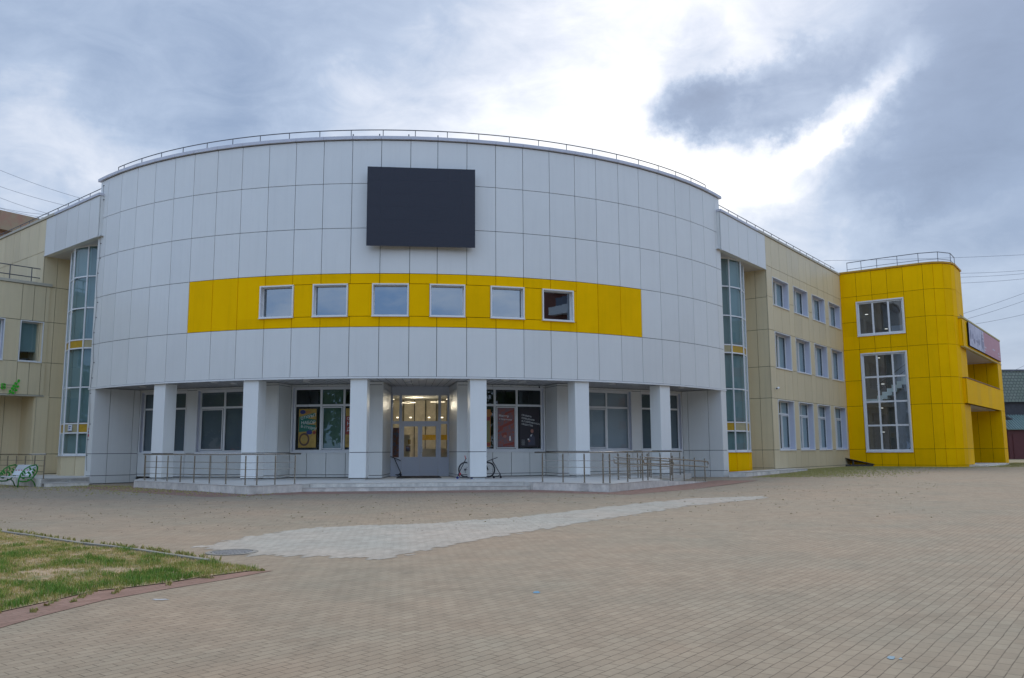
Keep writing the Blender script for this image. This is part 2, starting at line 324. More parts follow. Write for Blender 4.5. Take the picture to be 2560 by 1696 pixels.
# ------------------------------------------------------------------ ground
def paver_mat(name, c1, c2, c3, mortar, moss=True, white=0.0):
    m = bpy.data.materials.new(name); m.use_nodes = True; t = m.node_tree; b = t.nodes['Principled BSDF']
    b.inputs['Roughness'].default_value = .85; b.inputs['Specular IOR Level'].default_value = .25
    c = t.nodes.new('ShaderNodeTexCoord'); mp = t.nodes.new('ShaderNodeMapping'); mp.inputs['Rotation'].default_value = (0, 0, -rad(52.6))
    t.links.new(c.outputs['Object'], mp.inputs[0])
    wob = N(t, 'ShaderNodeTexNoise', i_Scale=1.7, i_Detail=2.0); t.links.new(mp.outputs[0], wob.inputs['Vector'])
    ws = N(t, 'ShaderNodeVectorMath', operation='SCALE'); ws.inputs['Scale'].default_value = .03; t.links.new(wob.outputs['Color'], ws.inputs[0])
    wa = N(t, 'ShaderNodeVectorMath', operation='ADD'); t.links.new(mp.outputs[0], wa.inputs[0]); t.links.new(ws.outputs[0], wa.inputs[1])
    br = t.nodes.new('ShaderNodeTexBrick'); br.inputs['Scale'].default_value = 1.0; br.inputs['Brick Width'].default_value = .2; br.inputs['Row Height'].default_value = .1
    br.inputs['Mortar Size'].default_value = .0046; br.inputs['Mortar Smooth'].default_value = .3; br.offset = .5
    br.inputs['Color1'].default_value = (0, 0, 0, 1); br.inputs['Color2'].default_value = (1, 1, 1, 1); br.inputs['Mortar'].default_value = (.5, .5, .5, 1)
    t.links.new(wa.outputs[0], br.inputs['Vector'])
    r = t.nodes.new('ShaderNodeValToRGB'); r.color_ramp.elements[0].color = (*c1, 1); r.color_ramp.elements[1].color = (*c2, 1)
    e = r.color_ramp.elements.new(.5); e.color = (*c3, 1); t.links.new(br.outputs['Color'], r.inputs[0])
    n1 = N(t, 'ShaderNodeTexNoise', i_Scale=.35, i_Detail=6.0, i_Roughness=.6); t.links.new(c.outputs['Object'], n1.inputs['Vector'])
    n2 = N(t, 'ShaderNodeTexNoise', i_Scale=45.0, i_Detail=5.0, i_Roughness=.7); t.links.new(c.outputs['Object'], n2.inputs['Vector'])
    n4 = N(t, 'ShaderNodeTexNoise', i_Scale=2.4, i_Detail=5.0, i_Roughness=.65); t.links.new(c.outputs['Object'], n4.inputs['Vector'])
    rm = N(t, 'ShaderNodeValToRGB'); rm.color_ramp.elements[0].position = .35; rm.color_ramp.elements[1].position = .68
    rm.color_ramp.elements[0].color = (1.08, 1.0, .97, 1); rm.color_ramp.elements[1].color = (.93, .96, .97, 1); t.links.new(n1.outputs['Fac'], rm.inputs[0])
    mm = N(t, 'ShaderNodeMix', data_type='RGBA', blend_type='MULTIPLY'); mm.inputs[0].default_value = 1.0; t.links.new(r.outputs[0], mm.inputs[6]); t.links.new(rm.outputs[0], mm.inputs[7])
    g = M(t, 'ADD', M(t, 'MULTIPLY', n2.outputs['Fac'], .30), M(t, 'ADD', M(t, 'MULTIPLY', n4.outputs['Fac'], .50), .60))
    sv = N(t, 'ShaderNodeVectorMath', operation='SCALE'); t.links.new(mm.outputs[2], sv.inputs[0]); t.links.new(g, sv.inputs['Scale'])
    n7 = N(t, 'ShaderNodeTexNoise', i_Scale=.9, i_Detail=8.0, i_Roughness=.7); n7.inputs['Distortion'].default_value = .8; t.links.new(c.outputs['Object'], n7.inputs['Vector'])
    st_ = N(t, 'ShaderNodeMapRange'); st_.inputs['From Min'].default_value = .56; st_.inputs['From Max'].default_value = .72; st_.inputs['To Min'].default_value = 1.0; st_.inputs['To Max'].default_value = .84; t.links.new(n7.outputs['Fac'], st_.inputs[0])
    sv2 = N(t, 'ShaderNodeVectorMath', operation='SCALE'); t.links.new(sv.outputs[0], sv2.inputs[0]); t.links.new(st_.outputs[0], sv2.inputs['Scale']); sv = sv2
    # joints: partly filled with sand, so they come and go
    n5 = N(t, 'ShaderNodeTexNoise', i_Scale=6.0, i_Detail=3.0); t.links.new(c.outputs['Object'], n5.inputs['Vector'])
    jf = M(t, 'MULTIPLY', br.outputs['Fac'], M(t, 'ADD', M(t, 'MULTIPLY', n5.outputs['Fac'], 1.1), .15), clamp=True)
    mj = N(t, 'ShaderNodeMix', data_type='RGBA'); t.links.new(jf, mj.inputs[0]); t.links.new(sv.outputs[0], mj.inputs[6]); mj.inputs[7].default_value = (*mortar, 1)
    last = mj.outputs[2]
    if moss:
        def dot(vx, vy, off):
            d_ = N(t, 'ShaderNodeVectorMath', operation='DOT_PRODUCT'); t.links.new(c.outputs['Object'], d_.inputs[0]); d_.inputs[1].default_value = (vx, vy, 0); return M(t, 'ADD', d_.outputs['Value'], off)
        def ssn(x, a, b_):
            m_ = N(t, 'ShaderNodeMapRange'); m_.interpolation_type = 'SMOOTHSTEP'; m_.inputs['From Min'].default_value = a; m_.inputs['From Max'].default_value = b_; t.links.new(x, m_.inputs[0]); return m_.outputs[0]
        w_, s_ = dot(.794, -.607, 19.06), dot(.607, .794, -44.68)
        f_ = M(t, 'ADD', ssn(w_, 7.5, 1.0), M(t, 'MULTIPLY', ssn(s_, 15, 23), ssn(w_, 14, 7)), clamp=True)
        f_ = M(t, 'MULTIPLY', f_, ssn(s_, 1, 5)); nm_ = N(t, 'ShaderNodeTexNoise', i_Scale=5.0, i_Detail=9.0, i_Roughness=.8); t.links.new(c.outputs['Object'], nm_.inputs['Vector'])
        f_ = M(t, 'MULTIPLY', M(t, 'MULTIPLY', f_, ssn(nm_.outputs['Fac'], .40, .60)), .75)
        mo = N(t, 'ShaderNodeMix', data_type='RGBA'); t.links.new(f_, mo.inputs[0]); t.links.new(last, mo.inputs[6]); mo.inputs[7].default_value = (.24, .22, .085, 1); last = mo.outputs[2]
    t.links.new(last, b.inputs['Base Color'])
    bp = t.nodes.new('ShaderNodeBump'); bp.inputs['Strength'].default_value = .5; bp.inputs['Distance'].default_value = .006
    hgt = M(t, 'ADD', M(t, 'MULTIPLY', br.outputs['Fac'], -1.0), M(t, 'MULTIPLY', n2.outputs['Fac'], .5)); t.links.new(hgt, bp.inputs['Height']); t.links.new(bp.outputs[0], b.inputs['Normal'])
    return m
MT['pillar'] = mat('pillar_panel_bounce_lit', (.84, .845, .80), .34, island=.015, noise=.02, nscale=.6, streak=.04)  # same white panels as the drum; extra ground bounce put into the base colour
MT['pavers'] = paver_mat('plaza_pavers', (.300, .245, .174), (.340, .284, .203), (.320, .264, .188), (.105, .082, .055))
MT['palep'] = paver_mat('pale_pavers', (.375, .35, .295), (.445, .42, .355), (.41, .385, .325), (.11, .10, .08))
MT['redp'] = paver_mat('red_pavers', (.25, .155, .115), (.30, .19, .145), (.275, .17, .13), (.16, .115, .08))
mb = MB()
xs = [-400, -200, -100, -60] + [i for i in range(-40, 61, 2)] + [80, 120, 200, 400]
ys = [-400, -200, -100, -50, -20] + [i for i in range(-4, 101, 2)] + [140, 200, 400]
mb.v = [(x, y, gz(x, y)) for y in ys for x in xs]; W = len(xs)
mb.f = [(j*W+i, j*W+i+1, (j+1)*W+i+1, (j+1)*W+i) for j in range(len(ys)-1) for i in range(W-1)]; mb.m = [0]*len(mb.f)
tag(mb.build('ground', 'pavers'), 'plaza paved with small brownish grey concrete blocks', 'paved ground', kind='structure')
def strip_on_ground(name, poly, m, h, label, cat, kind='structure'):
    b = MB(); b.face([(p[0], p[1], gz(p[0], p[1])+h) for p in poly]); return tag(b.build(name, m), label, cat, kind=kind)
def jag(poly, step=.35, amp=.10):
    o = []
    for i in range(len(poly)):
        a = Vector(poly[i]); b = Vector(poly[(i+1) % len(poly)]); n = max(1, int((b-a).length/step)); nn = Vector((-(b-a).y, (b-a).x)).normalized()
        for k in range(n): o.append(tuple(a + (b-a)*k/n + nn*random.uniform(-amp, amp)*(k > 0)))
    return o
pale = [(-5.3,14.5),(-4.99,15.78),(-4.36,17.74),(-3.16,18.45),(-2.12,18.6),(.15,20.4),(2.6,23.9),(5.88,27.9),(8.51,28.9),(8.42,27.9),(5.06,24.1),(2.14,19.74),(-.66,15.18),(-1.84,12.85),(-2.1,12.47),(-2.32,12.93),(-3.19,13.02),(-3.88,13.16),(-4.61,13.75)]
def block_area(name, poly, m, h, label, wob=.12):
    import numpy as _n
    b = MB(); dx_, dy_ = Vector((cos(rad(52.6)), sin(rad(52.6)))), Vector((-sin(rad(52.6)), cos(rad(52.6))))
    us = [Vector(p).dot(dx_) for p in poly]; vs_ = [Vector(p).dot(dy_) for p in poly]
    r0, r1 = int(min(vs_)/.1)-1, int(max(vs_)/.1)+1; rn = random.Random(5)
    for r in range(r0, r1):
        run = None; c0, c1 = int(min(us)/.2)-1, int(max(us)/.2)+1
        for c in range(c0, c1+1):
            u = c*.2 + (.1 if r % 2 else 0); ctr = dx_*(u+.1) + dy_*(r*.1+.05)
            o_ = Vector((rn.uniform(-wob, wob), rn.uniform(-wob, wob)))
            if inpoly(ctr.x+o_.x, ctr.y+o_.y, poly) and c < c1:
                if run is None: run = u
            elif run is not None:
                q = [dx_*run+dy_*r*.1, dx_*u+dy_*r*.1, dx_*u+dy_*(r+1)*.1, dx_*run+dy_*(r+1)*.1]; b.face([(p.x, p.y, gz(p.x, p.y)+h) for p in q]); run = None
    return tag(b.build(name, m), label, 'paved ground', kind='structure')
def inpoly(x, y, poly):
    c = False; n = len(poly); j = n-1
    for i in range(n):
        xi, yi = poly[i]; xj, yj = poly[j]
        if (yi > y) != (yj > y) and x < (xj-xi)*(y-yi)/(yj-yi)+xi: c = not c
        j = i
    return c
block_area('pale_paving', pale, 'palep', .004, 'irregular strip of pale relaid paving blocks crossing the plaza')
LAWN_B = [(-16,21.9),(-10.32,17.22),(-9.0,16.15),(-7.39,14.78),(-6.01,13.8),(-5.07,12.96),(-4.4,12.4),(-3.43,11.62)]
LAWN_F = [(-3.5,11.45),(-3.96,10.88),(-4.18,10.48),(-4.56,10.06),(-4.78,9.9),(-4.9,9.4),(-5.11,8.63),(-5.3,7.6),(-5.4,6.0),(-5.4,3.0)]
RED_O = [(-3.2,11.5),(-3.56,10.76),(-4.01,10.02),(-4.39,9.33),(-4.58,8.49),(-4.66,7.86),(-4.78,6.0),(-4.8,3.0)]
lawn_poly = LAWN_B + LAWN_F + [(-16, 3.0)]
rp = [Vector(p)+Vector((.0, -.02)) for p in LAWN_F]
strip_on_ground('red_paving', [tuple(p) for p in rp] + RED_O[::-1], 'redp', .005, 'narrow band of reddish paving blocks along the lawn edge', 'paved ground')
soil = mat('dry_soil', (.42, .30, .19), .95, noise=.35, nscale=3.5, bump=.8, bscale=25, tint=(.16, .17, .06))
b = MB()
def lz(x, y):
    return GZ0 + .010 + .03*sin(x*1.3)*cos(y*1.1) + .035
from mathutils.geometry import intersect_point_line
def inpoly(x, y, poly):
    c = False; n = len(poly); j = n-1
    for i in range(n):
        xi, yi = poly[i]; xj, yj = poly[j]
        if (yi > y) != (yj > y) and x < (xj-xi)*(y-yi)/(yj-yi)+xi: c = not c
        j = i
    return c
b.face([(p[0], p[1], GZ0+.012) for p in lawn_poly[::-1]])
tag(b.build('lawn_soil', soil), 'dry earth of the lawn corner', 'soil', kind='structure')
# kerb along the lawn's far edge
b = MB()
for i in range(len(LAWN_B)-2):
    p, q = Vector(LAWN_B[i]), Vector(LAWN_B[i+1]); d = (q-p).normalized(); n = Vector((-d.y, d.x)); L_ = (q-p).length
    k = 0.0
    while k < L_-.01:
        k2 = min(k+1.0, L_); b.slab(p, d, n, k+.004, k2-.004, -.04, .04, GZ0-.05, GZ0+.045+random.uniform(-.004, .004)); k = k2
tag(b.build('kerb', 'concrete', bevel=.008), 'thin grey concrete kerb at the far edge of the lawn', 'kerb', kind='structure')

# grass blades
import numpy as np
def blade_field(name, pts, hs, ws, cols, m):
    n = len(pts); rng = np.random.default_rng(3)
    ang = rng.uniform(0, 2*np.pi, n); lean = rng.uniform(.1, .75, n); la = rng.uniform(0, 2*np.pi, n)
    P = np.array(pts); hx = np.cos(ang)*ws/2; hy = np.sin(ang)*ws/2
    lx = np.cos(la)*lean*hs; ly = np.sin(la)*lean*hs
    v = np.empty((n, 5, 3))
    v[:, 0] = P - np.stack([hx, hy, 0*hx], 1); v[:, 1] = P + np.stack([hx, hy, 0*hx], 1)
    mid = P + np.stack([lx*.35, ly*.35, hs*.6], 1)
    v[:, 2] = mid + np.stack([hx*.7, hy*.7, 0*hx], 1); v[:, 3] = mid - np.stack([hx*.7, hy*.7, 0*hx], 1)
    v[:, 4] = P + np.stack([lx, ly, hs*np.sqrt(np.maximum(.1, 1-lean**2*.8))], 1)
    me = bpy.data.meshes.new(name); me.vertices.add(n*5); me.vertices.foreach_set('co', v.ravel())
    i = np.arange(n)*5
    loops = np.stack([i, i+1, i+2, i+3, i+3, i+2, i+4], 1).ravel(); me.loops.add(len(loops)); me.loops.foreach_set('vertex_index', loops)
    st = np.stack([np.arange(n)*7, np.arange(n)*7+4], 1).ravel(); me.polygons.add(2*n); me.polygons.foreach_set('loop_start', st)
    me.materials.append(m); me.update(calc_edges=True); me.validate()
    ca = me.color_attributes.new('tint', 'FLOAT_COLOR', 'POINT')
    cc = np.repeat(np.concatenate([cols, np.ones((n, 1))], 1), 5, axis=0); ca.data.foreach_set('color', cc.ravel())
    o = bpy.data.objects.new(name, me); COL.objects.link(o); return o
gm = bpy.data.materials.new('grass_blade'); gm.use_nodes = True; t = gm.node_tree; bs = t.nodes['Principled BSDF']
at = t.nodes.new('ShaderNodeAttribute'); at.attribute_name = 'tint'; t.links.new(at.outputs['Color'], bs.inputs['Base Color']); bs.inputs['Roughness'].default_value = .6
bs.inputs['Specular IOR Level'].default_value = .25
MT['grass'] = gm
rng = np.random.default_rng(11)
def vnoise(x, y, s, seed):
    r = np.random.default_rng(seed); g = r.random((64, 64)); X = x*s; Y = y*s
    xi = np.floor(X).astype(int); yi = np.floor(Y).astype(int); fx = X-xi; fy = Y-yi; fx = fx*fx*(3-2*fx); fy = fy*fy*(3-2*fy)
    a = g[xi % 64, yi % 64]; b_ = g[(xi+1) % 64, yi % 64]; c = g[xi % 64, (yi+1) % 64]; d = g[(xi+1) % 64, (yi+1) % 64]
    return (a*(1-fx)+b_*fx)*(1-fy) + (c*(1-fx)+d*fx)*fy
NB = 420000
X = rng.uniform(-13.5, -3.3, NB); Y = rng.uniform(7.0, 20.0, NB)
ins = np.array([inpoly(x, y, lawn_poly) for x, y in zip(X, Y)]) & (X > -0.64*Y-1.0)
X, Y = X[ins], Y[ins]
d1 = vnoise(X, Y, 1.3, 1)*.4 + vnoise(X, Y, 3.7, 2)*.35 + vnoise(X, Y, 9, 3)*.25
clump = vnoise(X, Y, 3.1, 5)*.6 + vnoise(X, Y, 9, 6)*.4
keep = rng.random(len(X)) < np.clip((d1-.30)*4.5 + np.clip((X+5.6)/1.5, 0, 1), .07, 1)
X, Y, d1, clump = X[keep], Y[keep], d1[keep], clump[keep]
lush = np.clip((d1-.40)*4.5 + (11.6-Y)*.11, 0, 1)*np.clip((clump-.30)*3.2, .08, 1)
lush = np.clip(lush + .35*np.clip((X+5.6)/1.5, 0, 1), 0, 1)
n = len(X); hs = (.014 + .022*rng.random(n) + .085*lush*rng.random(n)); ws = .004 + .004*rng.random(n)
straw = np.array([.60, .46, .20]); olive = np.array([.36, .36, .08]); grn = np.array([.12, .27, .035])
k = np.clip(lush + rng.normal(0, .18, n), 0, 1)[:, None]
cols = np.where(k < .4, straw + (olive-straw)*(k/.4), olive + (grn-olive)*((k-.4)/.6)) * rng.uniform(.7, 1.3, (n, 1))
g_o = blade_field('grass', np.stack([X, Y, np.full(n, GZ0+.012)], 1), hs, ws, cols, gm)
tag(g_o, 'patchy green and straw coloured grass of the lawn corner', 'grass', kind='stuff')

# weeds between the blocks: right wing foot, left foot, kerb line
def scatter_weeds():
    P = []; H = []; Cc = []
    def clumps(nc, fn, hmin, hmax, per=(4, 9), col=((.52, .45, .17), (.30, .30, .09))):
        for _ in range(nc):
            p = fn()
            if p is None: continue
            for _ in range(random.randint(*per)):
                a = random.uniform(0, 2*pi); r = random.uniform(0, .035)
                x, y = p[0]+r*cos(a), p[1]+r*sin(a); P.append((x, y, gz(x, y)+.002)); H.append(random.uniform(hmin, hmax))
                t_ = random.random(); Cc.append([col[0][i]*(1-t_)+col[1][i]*t_ for i in range(3)])
    A = Vector((11.0, 43.5)); dW = Vector((.607, .794)); nW = Vector((.794, -.607))
    def right():
        s_ = random.uniform(-1, 26); w = abs(random.gauss(0, 2.8)) + (.1 if s_ > 7.5 else 1.6); lim = 9.0
        if w > lim: return None
        return Vector((12, 47.1)) + dW*s_ + nW*w
    def tower_front():
        s_ = random.uniform(0, 30); w = abs(random.gauss(0, 1.8)) + .05
        return Vector((26.1, 65.5)) + Vector((.808, -.589))*s_ - Vector((.589, .808))*w if s_ < 8.5 else Vector((33, 61)) + Vector((.607, .794))*(s_-8.5) + nW*(w+.1)
    def left():
        x = random.uniform(-27, -9); y = 41.5 - abs(random.gauss(0, 2.4)) - .42*(x+20) - (1.5 if x > -17 else 0)
        return (x, y) if y > 30 else None
    def sparse():
        y = random.uniform(19, 37); x = random.uniform(-.64*y, .5*y)
        return (x, y) if random.random() < .5 + .5*(y > 24) else None
    def kerb():
        i = random.randint(0, 5); p, q = Vector(LAWN_B[i]), Vector(LAWN_B[i+1]); t_ = random.random(); v = p + (q-p)*t_; return v + Vector((random.uniform(.03, .35)**1.5+.04, .06))
    clumps(9000, right, .012, .035); clumps(4200, tower_front, .012, .035); clumps(2400, left, .012, .035)
    clumps(500, sparse, .01, .025, (2, 5), ((.20, .15, .07), (.28, .26, .09))); clumps(160, kerb, .03, .10)
    def redb():
        i = random.randint(0, 6); p, q = Vector(RED_O[i]), Vector(LAWN_F[min(i, 8)]); return p + (q-p)*random.uniform(.45, 1.0)
    clumps(70, redb, .015, .05)
    n = len(P); return blade_field('weeds', P, np.array(H), np.full(n, .024), np.array(Cc), gm)
tag(scatter_weeds(), 'yellow green weeds growing in the joints between the paving blocks', 'weeds', kind='stuff')
# small dark litter (seeds, crumbs)
b = MB()
for _ in range(900):
    y = random.uniform(17, 37); x = random.uniform(-.62*y, .55*y*random.random()); r = random.uniform(.004, .011); a = random.uniform(0, pi)
    if inpoly(x, y, lawn_poly): continue
    q = [(x+r*cos(a+k*pi/2)*(1 if k % 2 else 1.8), y+r*sin(a+k*pi/2)*(1 if k % 2 else 1.8), gz(x, y)+.008) for k in range(4)]
    b.hexa([(p[0], p[1], gz(x, y)+.003) for p in q], q)
tag(b.build('litter', mat('dry_litter', (.10, .075, .045), .9)), 'small dark seeds and crumbs scattered over the paving', 'litter', kind='stuff')
# paint smears
def smear(px, py, rx, ry, col, label, nm='paint_smear'):
    c = onz(px, py, GZ0); q = []
    for i in range(18):
        a = 2*pi*i/18; r = random.uniform(.6, 1.1); p = onz(px+rx*r*cos(a), py+ry*r*sin(a), GZ0); q.append((p.x, p.y, GZ0+.004))
    bb = MB(); bb.face(q[::-1]); tag(bb.build(nm, mat(nm, col, .9, noise=.2, nscale=20)), label, 'paint mark')
smear(1341, 1482, 11, 3, (.13, .28, .40), 'small bright blue paint mark on the paving in the middle distance')
smear(2228, 1646, 12, 4.5, (.24, .34, .39), 'larger pale blue paint mark on the paving at lower right')
smear(2252, 1648, 5, 3, (.26, .35, .39), 'tiny pale blue dab just right of the larger pale blue mark')
smear(400, 1500, 24, 2.2, (.40, .395, .38), 'whitish paint streak on the paving near the lawn')

# manhole cover
mh = thing('manhole_cover', 'round cast iron manhole cover set in the paving near the lawn tip', 'manhole cover', (-4.45, 13.6, GZ0))
b = MB(); b.disc((0, 0, -.05), (0, 0, 1), .31, .058, 32)
for i in range(-4, 5):
    w = sqrt(max(0, .27**2-(i*.06)**2))
    if w > .05: b.box((i*.06-.012, -w, .006), (i*.06+.012, w, .014))
part(b, 'lid', 'iron', mh)
b = MB()
for i in range(32):
    a0, a1 = 2*pi*i/32, 2*pi*(i+1)/32
    q = [(r*cos(a), r*sin(a)) for r, a in ((.325, a0), (.40, a0), (.40, a1), (.325, a1))]
    b.hexa([V3(p, -.05) for p in q], [V3(p, .012) for p in q])
part(b, 'rim', 'concrete', mh)

# ================================================================== THE BUILDING
B = thing('arts_centre', 'white curved three storey arts centre with beige wings and a yellow stair tower', 'building')
GAP = .025; TH = .05
def subtract(cell, holes):
    out_ = [cell]
    for h in holes:
        nx = []
        for (a, b_, c, d) in out_:
            if h[0] >= b_-1e-4 or h[1] <= a+1e-4 or h[2] >= d-1e-4 or h[3] <= c+1e-4: nx.append((a, b_, c, d)); continue
            x0, x1, z0, z1 = max(a, h[0]), min(b_, h[1]), max(c, h[2]), min(d, h[3])
            if z1 < d-1e-4: nx.append((a, b_, z1, d))
            if z0 > c+1e-4: nx.append((a, b_, c, z0))
            if x0 > a+1e-4: nx.append((a, x0, z0, z1))
            if x1 < b_-1e-4: nx.append((x1, b_, z0, z1))
        out_ = nx
    return out_
def panel(mb, O, d, n, cell, pieces, m=0, mj=1, gap=GAP, off=0.0):
    a, b_, c, e_ = cell; g = gap/2
    for (x0, x1, z0, z1) in pieces:
        X0 = x0+g if abs(x0-a) < 1e-4 else x0; X1 = x1-g if abs(x1-b_) < 1e-4 else x1
        Z0 = z0+g if abs(z0-c) < 1e-4 else z0; Z1 = z1-g if abs(z1-e_) < 1e-4 else z1
        if X1-X0 < .01 or Z1-Z0 < .01: continue
        tl = random.uniform(-.0015, .0015)
        q = [O+d*X0+n*off, O+d*X1+n*off]; bk_ = [O+d*X0+n*(off-TH), O+d*X1+n*(off-TH)]
        i = len(mb.v)
        mb.v += [tuple(V3(q[0], Z0)), tuple(V3(q[1], Z0)), tuple(V3(q[1]+n*tl, Z1)), tuple(V3(q[0]+n*tl, Z1)),
                 tuple(V3(bk_[0], Z0)), tuple(V3(bk_[1], Z0)), tuple(V3(bk_[1], Z1)), tuple(V3(bk_[0], Z1))]
        for f in ((0, 1, 2, 3), (1, 5, 6, 2), (5, 4, 7, 6), (4, 0, 3, 7), (3, 2, 6, 7), (4, 5, 1, 0)):
            mb.f.append(tuple(i+k for k in f)); mb.m.append(m)
        p0, p1 = O+d*x0+n*(off-TH-.004), O+d*x1+n*(off-TH-.004)
        mb.face([V3(p0, z0), V3(p1, z0), V3(p1, z1), V3(p0, z1)], mj)
def wall(mb, O, d, n, ss, zs, holes=(), m=0, mj=1, off=0.0, gap=GAP, skip=None):
    for i in range(len(ss)-1):
        for j in range(len(zs)-1):
            c = (ss[i], ss[i+1], zs[j], zs[j+1])
            if skip and skip(c): continue
            panel(mb, O, d, n, c, subtract(c, holes), m, mj, gap, off)

ZR = [3.38, 5.677, 8.166, 10.324, 12.476, 14.572]
TH_J = [-42.0,-39.70,-36.20,-32.60,-29.07,-25.61,-22.46,-18.97,-15.52,-12.0,-8.63,-5.27,-1.89,1.48,4.86,8.0,11.42,14.86,18.22,21.64,25.08,28.13,31.56,34.99,38.52,42.06,45.54,49.0,52.62,54.3]
WTH = [(-12.6,-8.45),(-6.17,-2.1),(.65,4.8),(7.17,11.23),(14.2,18.28),(20.55,24.65)]
WZ = (6.17, 7.69)
mw, my = MB(), MB()
for k in range(len(TH_J)-1):
    t0, t1 = TH_J[k], TH_J[k+1]; p0, p1 = PT(t0), PT(t1); d = (p1-p0).normalized(); L_ = (p1-p0).length; n = Vector((d.y, -d.x))
    holes = []
    for (a, c) in WTH:
        if c > t0 and a < t1: holes.append(((max(a, t0)-t0)/(t1-t0)*L_ - (0 if a > t0 else 1e-3), (min(c, t1)-t0)/(t1-t0)*L_, WZ[0], WZ[1]))
    for j in range(5):
        c = (0, L_, ZR[j], ZR[j+1])
        if j == 1 and -22.5 < t0 < 34.9:
            if -12.1 < t0 < 25.0:
                for zz in ((ZR[1], WZ[0]), (WZ[1], ZR[2])): cc = (0, L_, *zz); panel(my, p0, d, n, cc, [cc])
                # between the windows: one panel per gap, no middle seam
                cc = (0, L_, *WZ); pcs = subtract(cc, holes)
                for pc in pcs:
                    if pc[1]-pc[0] < .02: continue
                    ee = (pc[0] if pc[0] > .01 else -.02, pc[1] if pc[1] < L_-.01 else L_+.02, WZ[0], WZ[1])
                    panel(my, p0, d, n, ee, [(max(0, ee[0]), min(L_, ee[1]), ee[2]+GAP/2, ee[3]-GAP/2)])
            else: panel(my, p0, d, n, c, subtract(c, holes))
        else: panel(mw, p0, d, n, c, [c])
wpart(mw, 'drum_wall', ['white', 'joint'], B)
tag(wpart(my, 'yellow_band', ['yellow', 'joint'], B), 'yellow band of panels with six small windows')
# coping, lower trim, roof
def arc_ring(mb, ths, r0, r1, z0, z1, m=0, seg=0.0):
    for k in range(len(ths)-1):
        a, b_ = ths[k]+seg, ths[k+1]-seg
        q = [PT(a, r0), PT(b_, r0), PT(b_, r1), PT(a, r1)]
        mb.hexa([V3(p, z0) for p in q], [V3(p, z1) for p in q], m)
b = MB(); arc_ring(b, [-42.5]+TH_J[1:-1]+[54.8], RD-.35, RD+.11, 14.60, 14.76, seg=.012); wpart(b, 'coping', 'coping', B, bevel=.01)
b = MB(); arc_ring(b, TH_J, RD-.02, RD+.035, 3.30, 3.375); wpart(b, 'soffit_trim', 'white2', B)
b = MB()
b.face([V3(PT(t_, RD-.2), 14.62) for t_ in TH_J] + [V3(LU(17, 8), 14.62), V3(LU(-17, 8), 14.62)])
wpart(b, 'roof', 'coping', B)
# drum end walls going back to the wings
for sg in (-1, 1):
    b = MB()
    q = [PP(RD-.02, 47.9, sg), PP(RD-.02, 48.15, sg), PP(RD-6.0, 49.5, sg), PP(RD-6.0, 49.0, sg)]
    b.prism(q, -1.6, 14.55); wpart(b, 'end_wall', 'white2', B)

